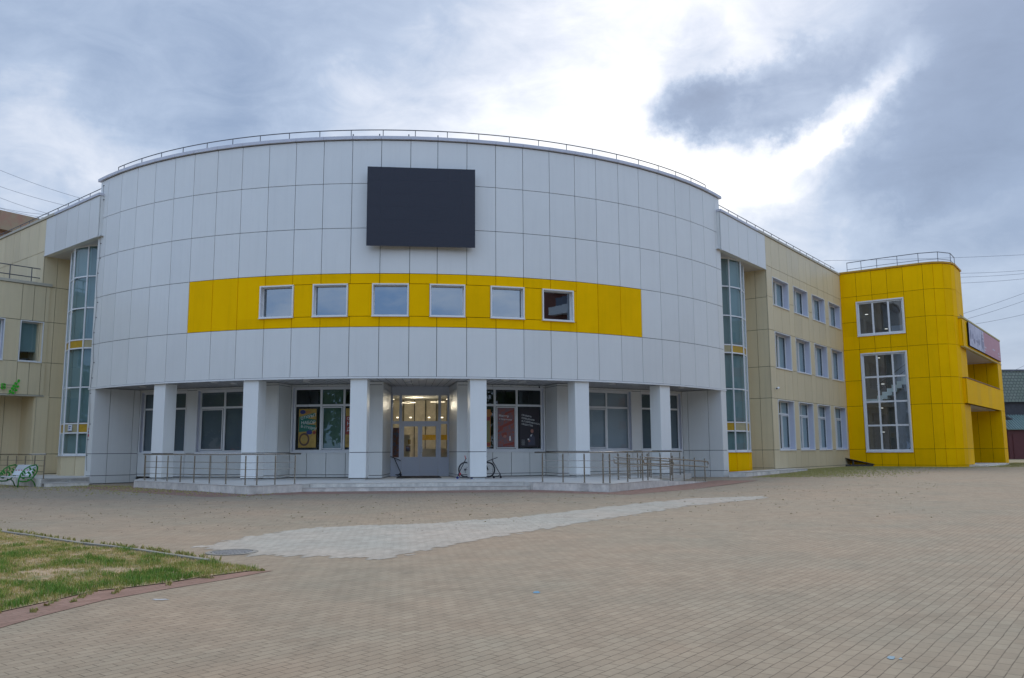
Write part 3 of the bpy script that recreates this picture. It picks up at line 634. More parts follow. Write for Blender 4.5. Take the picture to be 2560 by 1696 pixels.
# ---- generic window
def window(O, d, n, s0, s1, z0, z1, mull=(), trans=(), depth=.2, proud=.03, fw=.06, rim=.05, gm_='G1', blind=None, bl=(0, 1), bside=None, sash=None, room=1.0, roomm='dark', lower_only=False, sill=True, name='window', label=None, bars=True, rimm='pvc', revm='lilac'):
    f = MB()
    # surround flashing + reveals (material 1 = lilac white sheet)
    for (a, c, e0, e1, mm_) in ((s0, s0+rim, z0, z1, 0), (s1-rim, s1, z0, z1, 0), (s0+rim, s1-rim, z1-rim, z1, 0), (s0+rim, s1-rim, z0, z0+rim, 0)):
        f.slab(O, d, n, a, c, -.03, proud, e0, e1, 0)
    a, c, e0, e1 = s0+rim-.012, s1-rim+.012, z0+rim-.012, z1-rim+.012
    for (x0, x1, y0, y1) in ((a-.02, a, e0, e1), (c, c+.02, e0, e1), (a, c, e1, e1+.02), (a, c, e0-.02, e0)):
        f.slab(O, d, n, x0, x1, -depth-.06, -.032, y0, y1, 1)
    # frame bars at depth
    xs_ = [a, c]; D0, D1 = -depth-.05, -depth
    if bars:
        for (x0, x1, y0, y1) in ((a, a+fw, e0, e1), (c-fw, c, e0, e1), (a+fw, c-fw, e1-fw, e1), (a+fw, c-fw, e0, e0+fw)): f.slab(O, d, n, x0, x1, D0, D1, y0, y1, 0)
        for x in mull: f.slab(O, d, n, x-fw*.55, x+fw*.55, D0, D1+.002, e0+fw, e1-fw, 0)
        ms = [a] + list(mull) + [c]
        for y in trans:
            for k in range(len(ms)-1):
                f.slab(O, d, n, ms[k]+fw*.55, ms[k+1]-fw*.55, D0, D1, y-fw*.55, y+fw*.55, 0)
    if sash:
        for (x0, x1, y0, y1) in sash:
            w = .05
            for q in ((x0, x0+w, y0, y1), (x1-w, x1, y0, y1), (x0+w, x1-w, y1-w, y1), (x0+w, x1-w, y0, y0+w)): f.slab(O, d, n, q[0], q[1], D1+.003, D1+.03, q[2], q[3], 0)
    if sill: f.slab(O, d, n, s0-.02, s1+.02, -depth*.5, proud+.03, z0-.03, z0-.002, 0)
    w = wpart(f, name, [rimm, revm], B)
    if label: w['label'] = label
    g = MB(); yp = -depth-.03
    g.face([V3(O+d*a+n*yp, e0), V3(O+d*c+n*yp, e0), V3(O+d*c+n*yp, e1), V3(O+d*a+n*yp, e1)])
    wpart(g, 'pane', gm_, w)
    if room:
        g = MB(); y0 = -depth-.075; y1 = y0-room
        P = lambda s_, o_, z_: V3(O+d*s_+n*o_, z_)
        g.face([P(a, y1, e0), P(c, y1, e0), P(c, y1, e1), P(a, y1, e1)])
        g.face([P(a, y0, e0), P(a, y1, e0), P(a, y1, e1), P(a, y0, e1)]); g.face([P(c, y0, e0), P(c, y1, e0), P(c, y1, e1), P(c, y0, e1)])
        g.face([P(a, y0, e0), P(c, y0, e0), P(c, y1, e0), P(a, y1, e0)]); g.face([P(a, y0, e1), P(c, y0, e1), P(c, y1, e1), P(a, y1, e1)])
        wpart(g, 'room', roomm, w)
    if blind:
        kind, mm_, x0, x1, y0, y1 = blind
        g = MB(); yb = -depth-.13
        X0, X1 = a+(c-a)*x0, a+(c-a)*x1; Y0, Y1 = e0+(e1-e0)*y0, e0+(e1-e0)*y1
        if kind == 'roller': g.slab(O, d, n, X0, X1, yb-.004, yb, Y0, Y1)
        else:
            nsl = int((X1-X0)/.105)
            for k in range(nsl):
                cx = X0+(k+.5)*(X1-X0)/nsl; an = rad(28); hw = .052
                q0 = O+d*(cx-hw*cos(an))+n*(yb-hw*sin(an)); q1 = O+d*(cx+hw*cos(an))+n*(yb+hw*sin(an)); nn = n*.003
                g.hexa([V3(q0, Y0), V3(q1, Y0), V3(q1+nn, Y0), V3(q0+nn, Y0)], [V3(q0, Y1), V3(q1, Y1), V3(q1+nn, Y1), V3(q0+nn, Y1)])
        wpart(g, 'blind', mm_, w)
    return w
# six windows of the yellow band
for i, (a, c) in enumerate(WTH):
    p0, p1 = PT(a, RD+.01), PT(c, RD+.01); d = (p1-p0).normalized(); n = Vector((d.y, -d.x)); L_ = (p1-p0).length
    window(p0, d, n, 0, L_, WZ[0], WZ[1], depth=.22, proud=.06, fw=.045, rim=.06, gm_='G2', room=.8, revm='pvc')

# ---- inner core so that nothing is see-through
b = MB(); cpl = [tuple(PP(16.4, f, 1)) for f in range(20, 81, 6)]
b.prism(cpl + [tuple(LU(9, 2)), tuple(LU(5.6, 9))], -1.6, 3.5)
b.prism([tuple(PP(16.4, f, -1)) for f in range(20, 81, 6)] + [tuple(LU(-9, 2)), tuple(LU(-5.6, 9))], -1.6, 3.5)
b.prism([tuple(LU(-9, 4)), tuple(LU(9, 4)), tuple(LU(9, 5)), tuple(LU(-9, 5))], -1.6, 3.5)
b.prism([tuple(PP(21.3, f, 1)) for f in range(-46, 47, 4)] + [tuple(LU(14, 9)), tuple(LU(-14, 9))], 3.52, 14.5)
wpart(b, 'core', 'dark', B)
# ---- pillars
PTH = [-26.7, -13.5, -.72, 12.82, 25.8, 39.1]
for i, th in enumerate(PTH):
    c = PT(th, RD-.1); nn = Vector((sin(rad(th)), -cos(rad(th)))); dd = Vector((-nn.y, nn.x)); w = .385; dp = .70
    b = MB()
    for (z0, z1) in ((-1.17, -.045), (-.018, 3.30)):
        b.slab(c, dd, nn, -w, w, -dp, 0, z0, z1)
    b.slab(c, dd, nn, -w+.02, w-.02, -dp+.02, -.02, -1.2, 3.31, 1)
    b.slab(c, dd, nn, -w+.07, w-.07, -dp+.07, -.07, -1.27, -1.165, 0)
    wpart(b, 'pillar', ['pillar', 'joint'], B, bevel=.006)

# ---- ground floor inner wall
ZP = -1.27
def seg_wall(mb, P, Q, ss, zs, holes=(), m=0):
    d = (Q-P).normalized(); n = Vector((d.y, -d.x)); 
    if n.dot(P-O2) < 0: n = -n
    wall(mb, P, d, n, ss, zs, holes, m)
    return d, n
ZI = [ZP+.02, -1.12, -.03, 3.25, 3.36]
for sg in (-1, 1):
    mi = MB()
    K = dict(dj=LU(sg*1.5, 17.45), pa=LU(sg*1.78, 20.75), pb=PP(20.95, 8.3, sg), wa=PP(19.5, 8.2, sg), wb=PP(19.5, 19.35, sg),
             qa=PP(21.0, 19.0, sg), qb=PP(21.0, 22.4, sg), xa=PP(19.5, 22.6, sg), xb=PP(20.8, 46.3, sg), ye=PP(RD, 46.3, sg))
    def SW(P, Q, ss=None, holes=(), zs=ZI):
        P, Q = (P, Q)
        L_ = (Q-P).length
        d = (Q-P).normalized(); n = Vector((d.y, -d.x))
        if sg < 0: n = -n
        ss = [0] + [x for x in (ss or []) if x < L_-.05] + [L_]
        wall(mi, P, d, n, ss, zs, holes); return d, n, L_
    SW(K['dj'], K['pa'], zs=[ZI[0], -1.12, -.03, 3.05, 3.36]); SW(K['pa'], K['pb'], zs=[ZI[0], -1.12, -.03, 3.2, 3.36]); SW(K['pb'], K['wa'])
    h3 = (.03, 3.74, -.03, 3.25)
    d, n, L_ = SW(K['wa'], K['wb'], [.9, 1.9, 2.9], [h3])
    s3 = (K['wa'], d, n, L_)
    SW(K['wb'], K['qa']); SW(K['qa'], K['qb']); SW(K['qb'], K['xa'])
    hA, hB = (1.45, 4.62, -.03, 3.25), (5.28, 8.33, -.03, 3.25)
    d2, n2_, L2 = SW(K['xa'], K['xb'], [1.45, 2.5, 3.55, 4.62, 5.28, 6.3, 7.3], [hA, hB])
    # radial end wall
    d = (K['ye']-K['xb']).normalized(); n = Vector((d.y, -d.x)); n = n if n.dot(LU(0, 20)-K['xb']) > 0 else -n
    wall(mi, K['xb'], d, n, [0, .35, 1.6, (K['ye']-K['xb']).length], [-1.55, -1.15, -.03, 3.36])
    # end pier face down to the ground
    a, c = (PP(RD, 46.3, sg), PP(RD, 47.95, sg)); d = (c-a).normalized(); n = Vector((d.y, -d.x)); n = n if n.dot(a-O2) > 0 else -n
    wall(mi, a, d, n, [0, (c-a).length], [-1.55, -1.15, -.03, 3.36])
    wpart(mi, 'inner_wall', ['white', 'joint'], B)
    # windows (left and right differ by what hangs in them)
    O_, dd_, nn_, LL = s3
    if sg < 0:
        w3 = window(O_, dd_, nn_, *h3, mull=(1.08, 2.28), trans=(2.32,), depth=.2, proud=.015, fw=.10, rim=.05, sash=[(1.16, 2.20, .13, 2.24)],
                    blind=('roller', 'greenb', .31, .60, .0, 1.0), room=2.0, label='ground floor window with green blind and two class posters')
    else:
        w4 = window(O_, dd_, nn_, *h3, mull=(1.08, 2.28), trans=(2.32,), depth=.2, proud=.015, fw=.10, rim=.05, sash=[(1.16, 2.20, .13, 2.24)], room=2.0,
                    label='ground floor window with red and dark event posters')
    W34 = (O_, dd_, nn_)
    if sg < 0: F3 = W34
    else: F4 = W34
    sm = 'slat' if sg < 0 else 'slatw'
    window(K['xa'], d2, n2_, *hA, mull=(3.0,), trans=(2.32,), depth=.2, proud=.015, fw=.10, rim=.05, sash=[(3.08, 4.46, .13, 2.24)] if sg < 0 else [(1.6, 2.92, .13, 2.24)],
           blind=('vert', sm, .02, .98, 0, 1), room=2.2)
    window(K['xa'], d2, n2_, *hB, mull=(6.25, 7.3), trans=(2.32,), depth=.2, proud=.015, fw=.09, rim=.05, blind=('vert', 'slat', .02, .98, 0, 1), room=1.5)
# soffit over the arcade, boarded
b = MB()
ths = [-41.6 + k*(53.9+41.6)/48 for k in range(49)]
b.face([V3(PT(t_, RD-.02), 3.375) for t_ in ths] + [V3(PP(16.5, f, 1), 3.375) for f in (50, 30, 15, 5)] + [V3(PP(16.5, f, -1), 3.375) for f in (5, 15, 30, 50)])
for k in range(0, 96):
    th = -41 + k; 
    q = [PT(th-.012, 17.5), PT(th+.012, 17.5), PT(th+.012, RD-.1), PT(th-.012, RD-.1)]
    b.hexa([V3(p, 3.368) for p in q], [V3(p, 3.374) for p in q], 1)
wpart(b, 'soffit', ['soffit', 'joint'], B)
# round soffit lamps
for th, r in ((-33, 22.2), (-20.0, 22.3), (-19.0, 21.4), (-7.5, 22.3), (-8.6, 21.3), (4.6, 22.0), (4.6, 20.2), (6.3, 22.3), (16.6, 22.3), (19.5, 21.5), (32.0, 22.2), (45.0, 22.4)):
    p = PT(th, r); b = MB(); b.disc((p.x, p.y, 3.31), (0, 0, 1), .17, .055, 20); wpart(b, 'ceiling_lamp', 'lampoff', B, smooth=False)

# ---- entrance
Pd = LU(-1.5, 17.45); dd = UR.copy(); nn = UF.copy()
b = MB()
b.slab(Pd, dd, nn, 0, 3.0, -.06, 0, 2.98, 3.37)                   # head panel
for (x0, x1) in ((0, .09), (.42, .56), (2.44, 2.58), (2.91, 3.0)): b.slab(Pd, dd, nn, x0, x1, -.07, .0, ZP, 2.98)
for (x0, x1) in ((.09, .42), (.56, 2.44), (2.58, 2.91)):
    b.slab(Pd, dd, nn, x0, x1, -.07, 0, 2.90, 2.98); b.slab(Pd, dd, nn, x0, x1, -.07, 0, 1.42, 1.56)
for (x0, x1) in ((.09, .42), (2.58, 2.91)):
    b.slab(Pd, dd, nn, x0, x1, -.05, -.01, ZP, -.38); b.slab(Pd, dd, nn, x0, x1, -.07, 0, -.38, -.30)
pm = mat('door_aluminium', (.62, .65, .72), .35, noise=.02); MT['alu'] = pm
ef = wpart(b, 'door_frame', 'alu', B)
b = MB()
for (x0, x1, z0, z1) in ((.09, .42, -.30, 1.42), (2.58, 2.91, -.30, 1.42), (.09, .42, 1.56, 2.90), (2.58, 2.91, 1.56, 2.90), (.56, 2.44, 1.56, 2.90)):
    b.face([V3(Pd+dd*x0-nn*.04, z0), V3(Pd+dd*x1-nn*.04, z0), V3(Pd+dd*x1-nn*.04, z1), V3(Pd+dd*x0-nn*.04, z1)])
wpart(b, 'pane', 'G3', ef)
for k, (x0, x1) in enumerate(((.565, 1.497), (1.503, 2.435))):
    b = MB()
    for q in ((x0, x0+.11, ZP+.02, 1.415), (x1-.11, x1, ZP+.02, 1.415), (x0+.11, x1-.11, 1.29, 1.415), (x0+.11, x1-.11, -.40, -.28), (x0+.11, x1-.11, ZP+.02, -1.12)): b.slab(Pd, dd, nn, q[0], q[1], -.06, .012, q[2], q[3])
    b.slab(Pd, dd, nn, x0+.11, x1-.11, -.05, -.004, -1.12, -.40)
    door = wpart(b, 'door', 'alu', B, bevel=.004)
    b = MB(); b.face([V3(Pd+dd*(x0+.11)-nn*.03, -.28), V3(Pd+dd*(x1-.11)-nn*.03, -.28), V3(Pd+dd*(x1-.11)-nn*.03, 1.29), V3(Pd+dd*(x0+.11)-nn*.03, 1.29)]); wpart(b, 'pane', 'G3', door)
    b = MB(); hx = x1-.06 if k == 0 else x0+.06
    if k == 1:
        pts = [V3(Pd+dd*hx+nn*.012, -.07), V3(Pd+dd*(hx+.02)+nn*.09, -.05), V3(Pd+dd*(hx+.06)+nn*.10, .0), V3(Pd+dd*(hx+.06)+nn*.10, .22), V3(Pd+dd*(hx+.02)+nn*.09, .27), V3(Pd+dd*hx+nn*.012, .29)]
        b.tube(pts, .018, 8); b.disc(V3(Pd+dd*hx+nn*.01, -.12), nn.to_3d(), .03, .03); wpart(b, 'handle', 'white2', door, smooth=True)
    b = MB(); hx = x0 if k == 0 else x1
    for z in (-1.0, .55, 1.1): b = MB(); b.tube([V3(Pd+dd*hx+nn*.03, z-.07), V3(Pd+dd*hx+nn*.03, z+.07)], .022, 8); wpart(b, 'hinge', 'white2', door)
# hall behind the doors
b = MB(); hz0, hz1 = ZP+.01, 3.3
P = lambda s_, o_, z_: V3(Pd+dd*s_+nn*o_, z_)
b.face([P(-3, -11, hz0), P(6, -11, hz0), P(6, -11, hz1), P(-3, -11, hz1)], 0); b.face([P(-3, -.08, hz0), P(-3, -11, hz0), P(-3, -11, hz1), P(-3, -.08, hz1)], 0)
b.face([P(6, -.08, hz0), P(6, -11, hz0), P(6, -11, hz1), P(6, -.08, hz1)], 0); b.face([P(-3, -.08, hz1), P(6, -.08, hz1), P(6, -11, hz1), P(-3, -11, hz1)], 1)
b.face([P(-3, -.08, hz0), P(6, -.08, hz0), P(6, -11, hz0), P(-3, -11, hz0)], 1)
b.face([P(-3, -.1, hz0), P(0, -.1, hz0), P(0, -.1, hz1), P(-3, -.1, hz1)], 2); b.face([P(3, -.1, hz0), P(6, -.1, hz0), P(6, -.1, hz1), P(3, -.1, hz1)], 2)
b.slab(Pd, dd, nn, 1.5, 3.6, -3.4, -2.8, hz0, -.35, 3); b.slab(Pd, dd, nn, 1.4, 3.7, -3.45, -2.7, -.35, .15, 4)
b.slab(Pd, dd, nn, 1.6, 3.6, -5.2, -5.0, .65, .95, 5); b.slab(Pd, dd, nn, .5, .95, -2.6, -2.5, hz0, .9, 4); b.slab(Pd, dd, nn, -.2, .35, -3.0, -2.9, hz0, 1.3, 6)
b.slab(Pd, dd, nn, .72, .98, -2.49, -2.47, .0, .3, 6); b.slab(Pd, dd, nn, .85, 1.0, -2.47, -2.45, .4, .65, 5)
for k in range(9): b.slab(Pd, dd, nn, -1+k*.7, -.95+k*.7, -10.9, -10.7, hz0, hz1, 2)
wpart(b, 'entrance_hall', ['warm', 'ceil', 'dark', mat('dark_wood', (.10, .06, .03), .6), 'counter', 'spand', mat('notice_board', (.22, .12, .13), .7, noise=.5, nscale=6, tint=(.10, .16, .35))], B)
# rhombic tube lamps under the hall ceiling
def rhomb(cs, co, w, dpt, z=3.0):
    b = MB(); q = [P(cs-w, co, z), P(cs, co-dpt, z), P(cs+w, co, z), P(cs, co+dpt, z)]
    for i in range(4): b.tube([q[i], q[(i+1) % 4]], .009, 6)
    o = wpart(b, 'hall_lamp', 'lamp', B)
for a in ((1.15, -3.2, .50, .75), (.75, -8.4, .45, .9), (2.55, -7.6, .45, .9), (-.6, -5, .6, .8), (3.6, -5, .6, .8)): rhomb(*a)
for s_, o_ in ((.4, -4.5), (2.4, -4.5), (1.4, -8.0)):
    ld = bpy.data.lights.new('hall_light', 'POINT'); ld.energy = 34; ld.specular_factor = 0.0; ld.color = (1, .88, .68); ld.shadow_soft_size = .25; lo = bpy.data.objects.new('hall_light', ld); COL.objects.link(lo); lo.location = P(s_, o_, 2.8)
for s_ in (.2, .95, 2.0, 2.75):
    b = MB(); b.disc(P(s_, -4.5, 1.9), (0, 0, 1), .06, .06, 12); wpart(b, 'hall_spotlight', 'lamp', B)
# door mat
m_ = MB(); q = [LU(-1.1, 17.7), LU(1.0, 17.7), LU(1.05, 20.9), LU(-1.1, 20.9)]; m_.prism([tuple(p) for p in q], ZP+.004, ZP+.022)
tag(m_.build('door_mat', 'rubber'), 'black rubber mat in front of the entrance doors', 'door mat')

# ---- wings (mirror pair)
AR = Vector((12.0, 47.1)); dR = Vector((.607, .794)).normalized(); nR = Vector((dR.y, -dR.x))    # outward normal faces the plaza
def mir(p): w = p-O2; return LU(-w.dot(UR), w.dot(UF))
AL = mir(AR); dL = (mir(AR+dR)-AL).normalized(); nL = (mir(AR+nR)-AL).normalized()
ZW = [-1.62, -1.20, -.03, 3.22, 5.22, 7.6, 9.75, 11.75, 13.69]
WS = [(8.12, 11.1), (12.05, 15.02), (15.98, 18.9), (19.88, 22.8)]
WZS = [(-.05, 3.18), (5.2, 7.57), (9.29, 11.16)]
ss_b = [7.15, 8.12, 9.62, 11.1, 12.05, 13.5, 15.02, 15.98, 17.4, 18.9, 19.88, 21.3, 22.8, 23.2]
for sg, A, d, n in ((1, AR, dR, nR), (-1, AL, dL, nL)):
    # white fascia over the recess
    b = MB(); wall(b, A, d, n, [.16, 1.3, 2.75, 4.22, 5.72, 7.15], [11.5, 13.69]); b.slab(A, d, n, .16, 7.15, -.35, -.06, 11.46, 13.69, 0)
    wpart(b, 'fascia', ['white', 'joint'], B)
    b = MB(); b.slab(A, d, n, .16, 7.17, -.10, .02, 11.44, 11.497, 0); wpart(b, 'fascia_trim', 'white2', B)
    # recess ceiling and back wall
    b = MB(); b.face([V3(A+d*s_+n*o_, 11.47) for s_, o_ in ((-.1, -.05), (7.15, -.05), (7.15, -2.2), (-.1, -2.2))]); wpart(b, 'recess_ceiling', 'soffit', B)
    b = MB(); wall(b, A+n*-1.5, d, n, [.3, 1.4, 2.8, 4.2, 5.6, 7.15], ZW[:-1]); wpart(b, 'recess_wall', ['beige', 'joint'], B)
    # return wall of the recess
    rd_ = -n; Cc = A + d*7.15; b = MB()
    nn2 = -d
    wall(b, Cc + d*0.0, rd_, nn2, [0.05, .78, 1.5], [-1.62, -1.15, -.03, 3.22, 5.22, 7.6, 9.68, 11.48]); wpart(b, 'recess_return', ['beige', 'joint'], B)
    # beige wing wall
    holes = [(a, c, z0, z1) for (a, c) in WS for (z0, z1) in WZS] if sg > 0 else []
    b = MB(); wall(b, A, d, n, ss_b if sg > 0 else ss_b + [24.6+1.4*k for k in range(6)], ZW, holes)
    wpart(b, 'wing_wall', ['beige', 'joint'], B)
    b = MB(); ln = 23.2 if sg > 0 else 31
    k = .12
    while k < ln-.01:
        k2 = min(k+2.9, ln); b.slab(A, d, n, k+.003, k2-.003, -.35, .07, 13.70, 13.85, 0 if k2 < 8 else 1); k = k2
    wpart(b, 'coping', ['coping', 'beige2'], B, bevel=.01)
    # solid body behind so nothing is see-through
    b = MB(); b.slab(A, d, n, 7.4, ln, -9.0, -2.4, -1.6, 13.6); b.slab(A, d, n, 1.0, 7.4, -9.0, -1.62, -1.6, 13.6); wpart(b, 'roof_block', 'coping', B)
    if sg > 0:
        for fi, (z0, z1) in enumerate(WZS):
            for wi, (a, c) in enumerate(WS):
                md = (a+c)/2
                window(A, d, n, a, c, z0, z1, mull=(md,), trans=(2.3,) if fi == 0 else (), depth=.35, proud=.035, fw=.08, rim=.05,
                       blind=('roller', 'teal2', .50 + .06*random.random(), .97, random.choice([0, 0, .02]), 1), room=1.2, roomm='dark',
                       sash=[(md+.06, c-.16, z0+.12, (2.22 if fi == 0 else z1-.12))])
    # roof railing of the wing
    b = MB(); o_ = -.30; pts = [A+d*(-.2)+n*o_, A+d*(ln-.2)+n*o_]
    b.tube([V3(pts[0], 14.27), V3(pts[1], 14.27)], .022, 6)
    k = .7
    while k < ln: p = A+d*k+n*o_; b.tube([V3(p, 13.8), V3(p, 14.27)], .018, 6); k += 1.42
    wpart(b, 'roof_railing', 'darksteel', B)
# drum roof railing
b = MB(); r_ = RD-.32; ths = [-38.9+k*1.0 for k in range(0, 91)]+[51.6]
b.tube([V3(PT(t_, r_), 15.21) for t_ in ths], .024, 6)
for t_ in [-38.9, -37.4, -33.2, -29.2, -25.3] + [-21.4+3.82*k for k in range(19)] + [51.6]:
    b.tube([V3(PT(t_, r_), 14.65), V3(PT(t_, r_), 15.21)], .02, 6)
for t_ in (-1.9, 1.2, 4.6, 8.0): b.tube([V3(PT(t_, RD-.05), 14.74), V3(PT(t_, RD-.05), 14.9)], .03, 6)
wpart(b, 'roof_railing', 'darksteel', B)

# ---- bay windows in the recesses
BZ = [11.47, 9.71, 7.94, 6.18, 5.71, 3.56, 1.60, 1.09, -.08]
for sg in (1, -1):
    pl = [Vector((11.55, 48.75)), Vector((12.03, 49.10)), Vector((13.05, 49.42)), Vector((13.95, 50.18)), Vector((14.47, 51.42)), Vector((14.45, 52.75))]
    if sg < 0: pl = [mir(p) for p in pl]
    f = MB(); g = MB(); sp_ = {3: MB(), 6: MB()}; bl_ = MB(); base = MB()
    cen = sum(pl, Vector((0, 0)))/len(pl) + (-nR if sg > 0 else -nL)*.6
    for i in range(len(pl)-1):
        a, c = pl[i], pl[i+1]; d = (c-a).normalized(); n = Vector((d.y, -d.x)); n = n if n.dot(a-cen) > 0 else -n; L_ = (c-a).length
        for z in BZ[1:-1]: f.slab(a, d, n, .035, L_-.035, -.06, .0, z-.035, z+.035)
        f.slab(a, d, n, .035, L_-.035, -.06, .0, BZ[0]-.08, BZ[0]); f.slab(a, d, n, .035, L_-.035, -.06, .0, BZ[-1]-.05, BZ[-1]+.07)
        for k in range(len(BZ)-1):
            z1, z0 = BZ[k], BZ[k+1]; q = [V3(a+n*-.03, z0), V3(c+n*-.03, z0), V3(c+n*-.03, z1), V3(a+n*-.03, z1)]
            if k in (3, 6): sp_[k].face(q, 0 if (i + k) % 4 else 1)
            else: g.face(q)
            if k in (0, 1, 2, 4, 5, 7) and i > 0:
                gp = .02 if i == 2 else .10
                bl_.slab(a, d, n, gp, L_-.06, -.22, -.215, z0+.08, z1-.02)
        base.slab(a, d, n, 0, L_-.01, -.5, .06, -1.22, -.16, 0); base.slab(a, d, n, 0, L_, -.4, .0, -1.34, -1.22, 0)
        f.slab(a, d, n, -.06, L_+.06, -.5, .14, -.158, -.135)
    for p in pl: f.tube([V3(p, BZ[-1]-.05), V3(p, BZ[0])], .045, 8)
    w = wpart(f, 'bay_window', ['pvc'], B); w['label'] = 'tall faceted glass bay in the recess %s of the drum' % ('right' if sg > 0 else 'left')
    wpart(g, 'pane', 'G1', w); [wpart(q_, 'spandrel', ['spand', 'spandb'], w) for q_ in sp_.values()]; wpart(bl_, 'blind', 'teal', w)
    wpart(base, 'bay_base', 'yellow' if sg > 0 else 'beige', w)
    b = MB(); b.prism([tuple(p + (cen-p)*.35) for p in pl], -.1, 11.4); wpart(b, 'room', 'dark', w)

# ---- yellow stair tower
T0 = AR + dR*23.2; dT = Vector((.808, -.589)).normalized(); nT = Vector((-dT.y, dT.x))*-1   # front faces the plaza
if nT.dot(-T0) < 0: nT = -nT
ZT = [-1.40, -1.21, -.02, 3.28, 5.25, 7.68, 9.84, 11.87, 13.78]
hU, hL = (1.12, 4.58, 8.70, 11.43), (1.24, 4.56, -.24, 7.35)
b = MB()
wall(b, T0, dT, nT, [0, 1.2, 2.34, 3.47, 4.62, 6.0], ZT[:], [hU, hL])
rr = 1.9; cT = T0 + dT*6.0 - nT*rr
arcp = [cT + nT*rr*cos(a) + dT*rr*sin(a) for a in (0, rad(22), rad(44), rad(67), rad(90))]
for i in range(4):
    a, c = arcp[i], arcp[i+1]; d = (c-a).normalized(); n = Vector((d.y, -d.x)); n = n if n.dot(a-cT) > 0 else -n
    wall(b, a, d, n, [0, (c-a).length], ZT)
sd = -nT; wall(b, arcp[-1], sd, dT, [0, 1.5, 3.0], ZT)
b.slab(T0, dT, nT, -.25, .04, -.9, -.055, -1.6, 13.75, 0)
wpart(b, 'tower_wall', ['yellow', 'joint'], B)
b = MB(); outer = [T0 + nT*.08] + [cT + (nT*cos(a)+dT*sin(a))*(rr+.08) for a in [rad(x) for x in (0, 22, 44, 67, 90)]] + [arcp[-1]+sd*3+dT*.08]
inner = [T0 - nT*.3] + [cT + (nT*cos(a)+dT*sin(a))*(rr-.3) for a in [rad(x) for x in (0, 22, 44, 67, 90)]] + [arcp[-1]+sd*3-dT*.3]
for i in range(len(outer)-1): b.hexa([V3(p, 13.79) for p in (outer[i], outer[i+1], inner[i+1], inner[i])], [V3(p, 13.92) for p in (outer[i], outer[i+1], inner[i+1], inner[i])])
wpart(b, 'coping', mat('ochre_coping', (.52, .27, .005), .5, noise=.1), B)
b = MB(); b.face([V3(p, 13.80) for p in inner] + [V3(T0-nT*6, 13.80)]); wpart(b, 'roof', 'coping', B)
b = MB(); rp_ = [T0 + dT*.3 - nT*1.3 + nT*0, T0+dT*1.4-nT*1.2, T0+dT*2.6-nT*1.1, T0+dT*4.1-nT*1.1, T0+dT*5.6-nT*1.1, T0+dT*6.9-nT*1.5, T0+dT*7.6-nT*2.6, T0+dT*7.6-nT*4.5]
b.tube([V3(p, 14.9) for p in rp_], .03, 6); b.tube([V3(p, 14.35) for p in rp_], .02, 6)
for p in rp_: b.tube([V3(p, 13.8), V3(p, 14.9)], .022, 6)
wpart(b, 'roof_railing', 'darksteel', B)
b = MB(); b.slab(T0, dT, nT, -.5, 6.9, -4.8, -3.9, -1.6, 13.7); wpart(b, 'tower_core', mat('stair_hall_wall', (.26, .24, .21), .8, noise=.1), B)
def tower_win(h, mull, trans, label):
    w = window(T0, dT, nT, *h, mull=mull, trans=trans, depth=.1, proud=.05, fw=.12, rim=.09, gm_='G1', room=0, name='stair_window', label=label, revm='pvc'); return w
tower_win(hU, (2.30, 3.44), (), 'upper stair window with three panes')
tower_win(hL, (2.38, 3.50), (5.48, 3.58, 1.77), 'tall stair window with twelve panes')
# staircase behind
b = MB(); st = MB()
def flight(s0, z0, s1, z1, o_, nst=7):
    for i in range(nst):
        a0, a1 = s0+(s1-s0)*i/nst, s0+(s1-s0)*(i+1)/nst; z = z0+(z1-z0)*(i+1)/nst
        lo, hi = sorted((a0, a1)); zz0 = z0+(z1-z0)*i/nst-.28
        b.slab(T0, dT, nT, lo, hi, o_-1.0, o_, zz0-.0, z)
    b.tube([V3(T0+dT*s0+nT*(o_+.02), z0+1.0), V3(T0+dT*s1+nT*(o_+.02), z1+1.0)], .03, 6, 1)
    b.tube([V3(T0+dT*s0+nT*(o_+.02), z0+.55), V3(T0+dT*s1+nT*(o_+.02), z1+.55)], .018, 6, 1)
    for i in range(3):
        f_ = i/2*.9+.05; p = T0+dT*(s0+(s1-s0)*f_)+nT*(o_+.02); z = z0+(z1-z0)*f_; b.tube([V3(p, z), V3(p, z+1.0)], .018, 6, 1)
flight(3.9, -1.2, 5.6, .9, -1.2); flight(5.4, .95, 3.3, 2.9, -2.4); flight(2.0, 3.85, 4.9, 5.95, -1.2, 8); flight(5.4, 6.1, 3.4, 7.6, -2.4); 
b.slab(T0, dT, nT, .3, 2.0, -2.3, -1.2, 3.62, 3.86, 0)
for z in (3.3, 7.9, 11.75): b.slab(T0, dT, nT, .1, 6.5, -3.8, -2.6, z, z+.25, 2)
for s_ in (1.9, 3.4, 5.0): b.slab(T0, dT, nT, s_, s_+.28, -3.85, -3.5, -1.3, 13.5, 2)
for z in (-1.25,): b.slab(T0, dT, nT, .1, 6.5, -3.8, -.3, z, z+.05, 2)
b.slab(T0, dT, nT, .1, 6.3, -3.8, -.3, 13.3, 13.5, 3)
wpart(b, 'staircase', ['stair', 'steel', 'col', 'soffit'], B)
for (s_, o_, z) in ((1.5, -1.6, 10.6), (4.2, -1.6, 10.9), (2.6, -3.0, 9.5), (4.5, -2.8, 9.8), (1.9, -2.9, 7.2), (2.1, -2.9, 5.1), (3.2, -2.9, 5.2), (1.9, -2.9, 3.2), (3.1, -2.9, 3.2), (4.4, -2.9, 3.2), (1.9, -2.9, 1.3), (3.2, -2.9, 1.4)):
    c = MB(); p = T0+dT*s_+nT*o_; c.box((p.x-.10, p.y-.06, z), (p.x+.10, p.y+.06, z+.03)); wpart(c, 'stair_lamp', 'lampw', B)

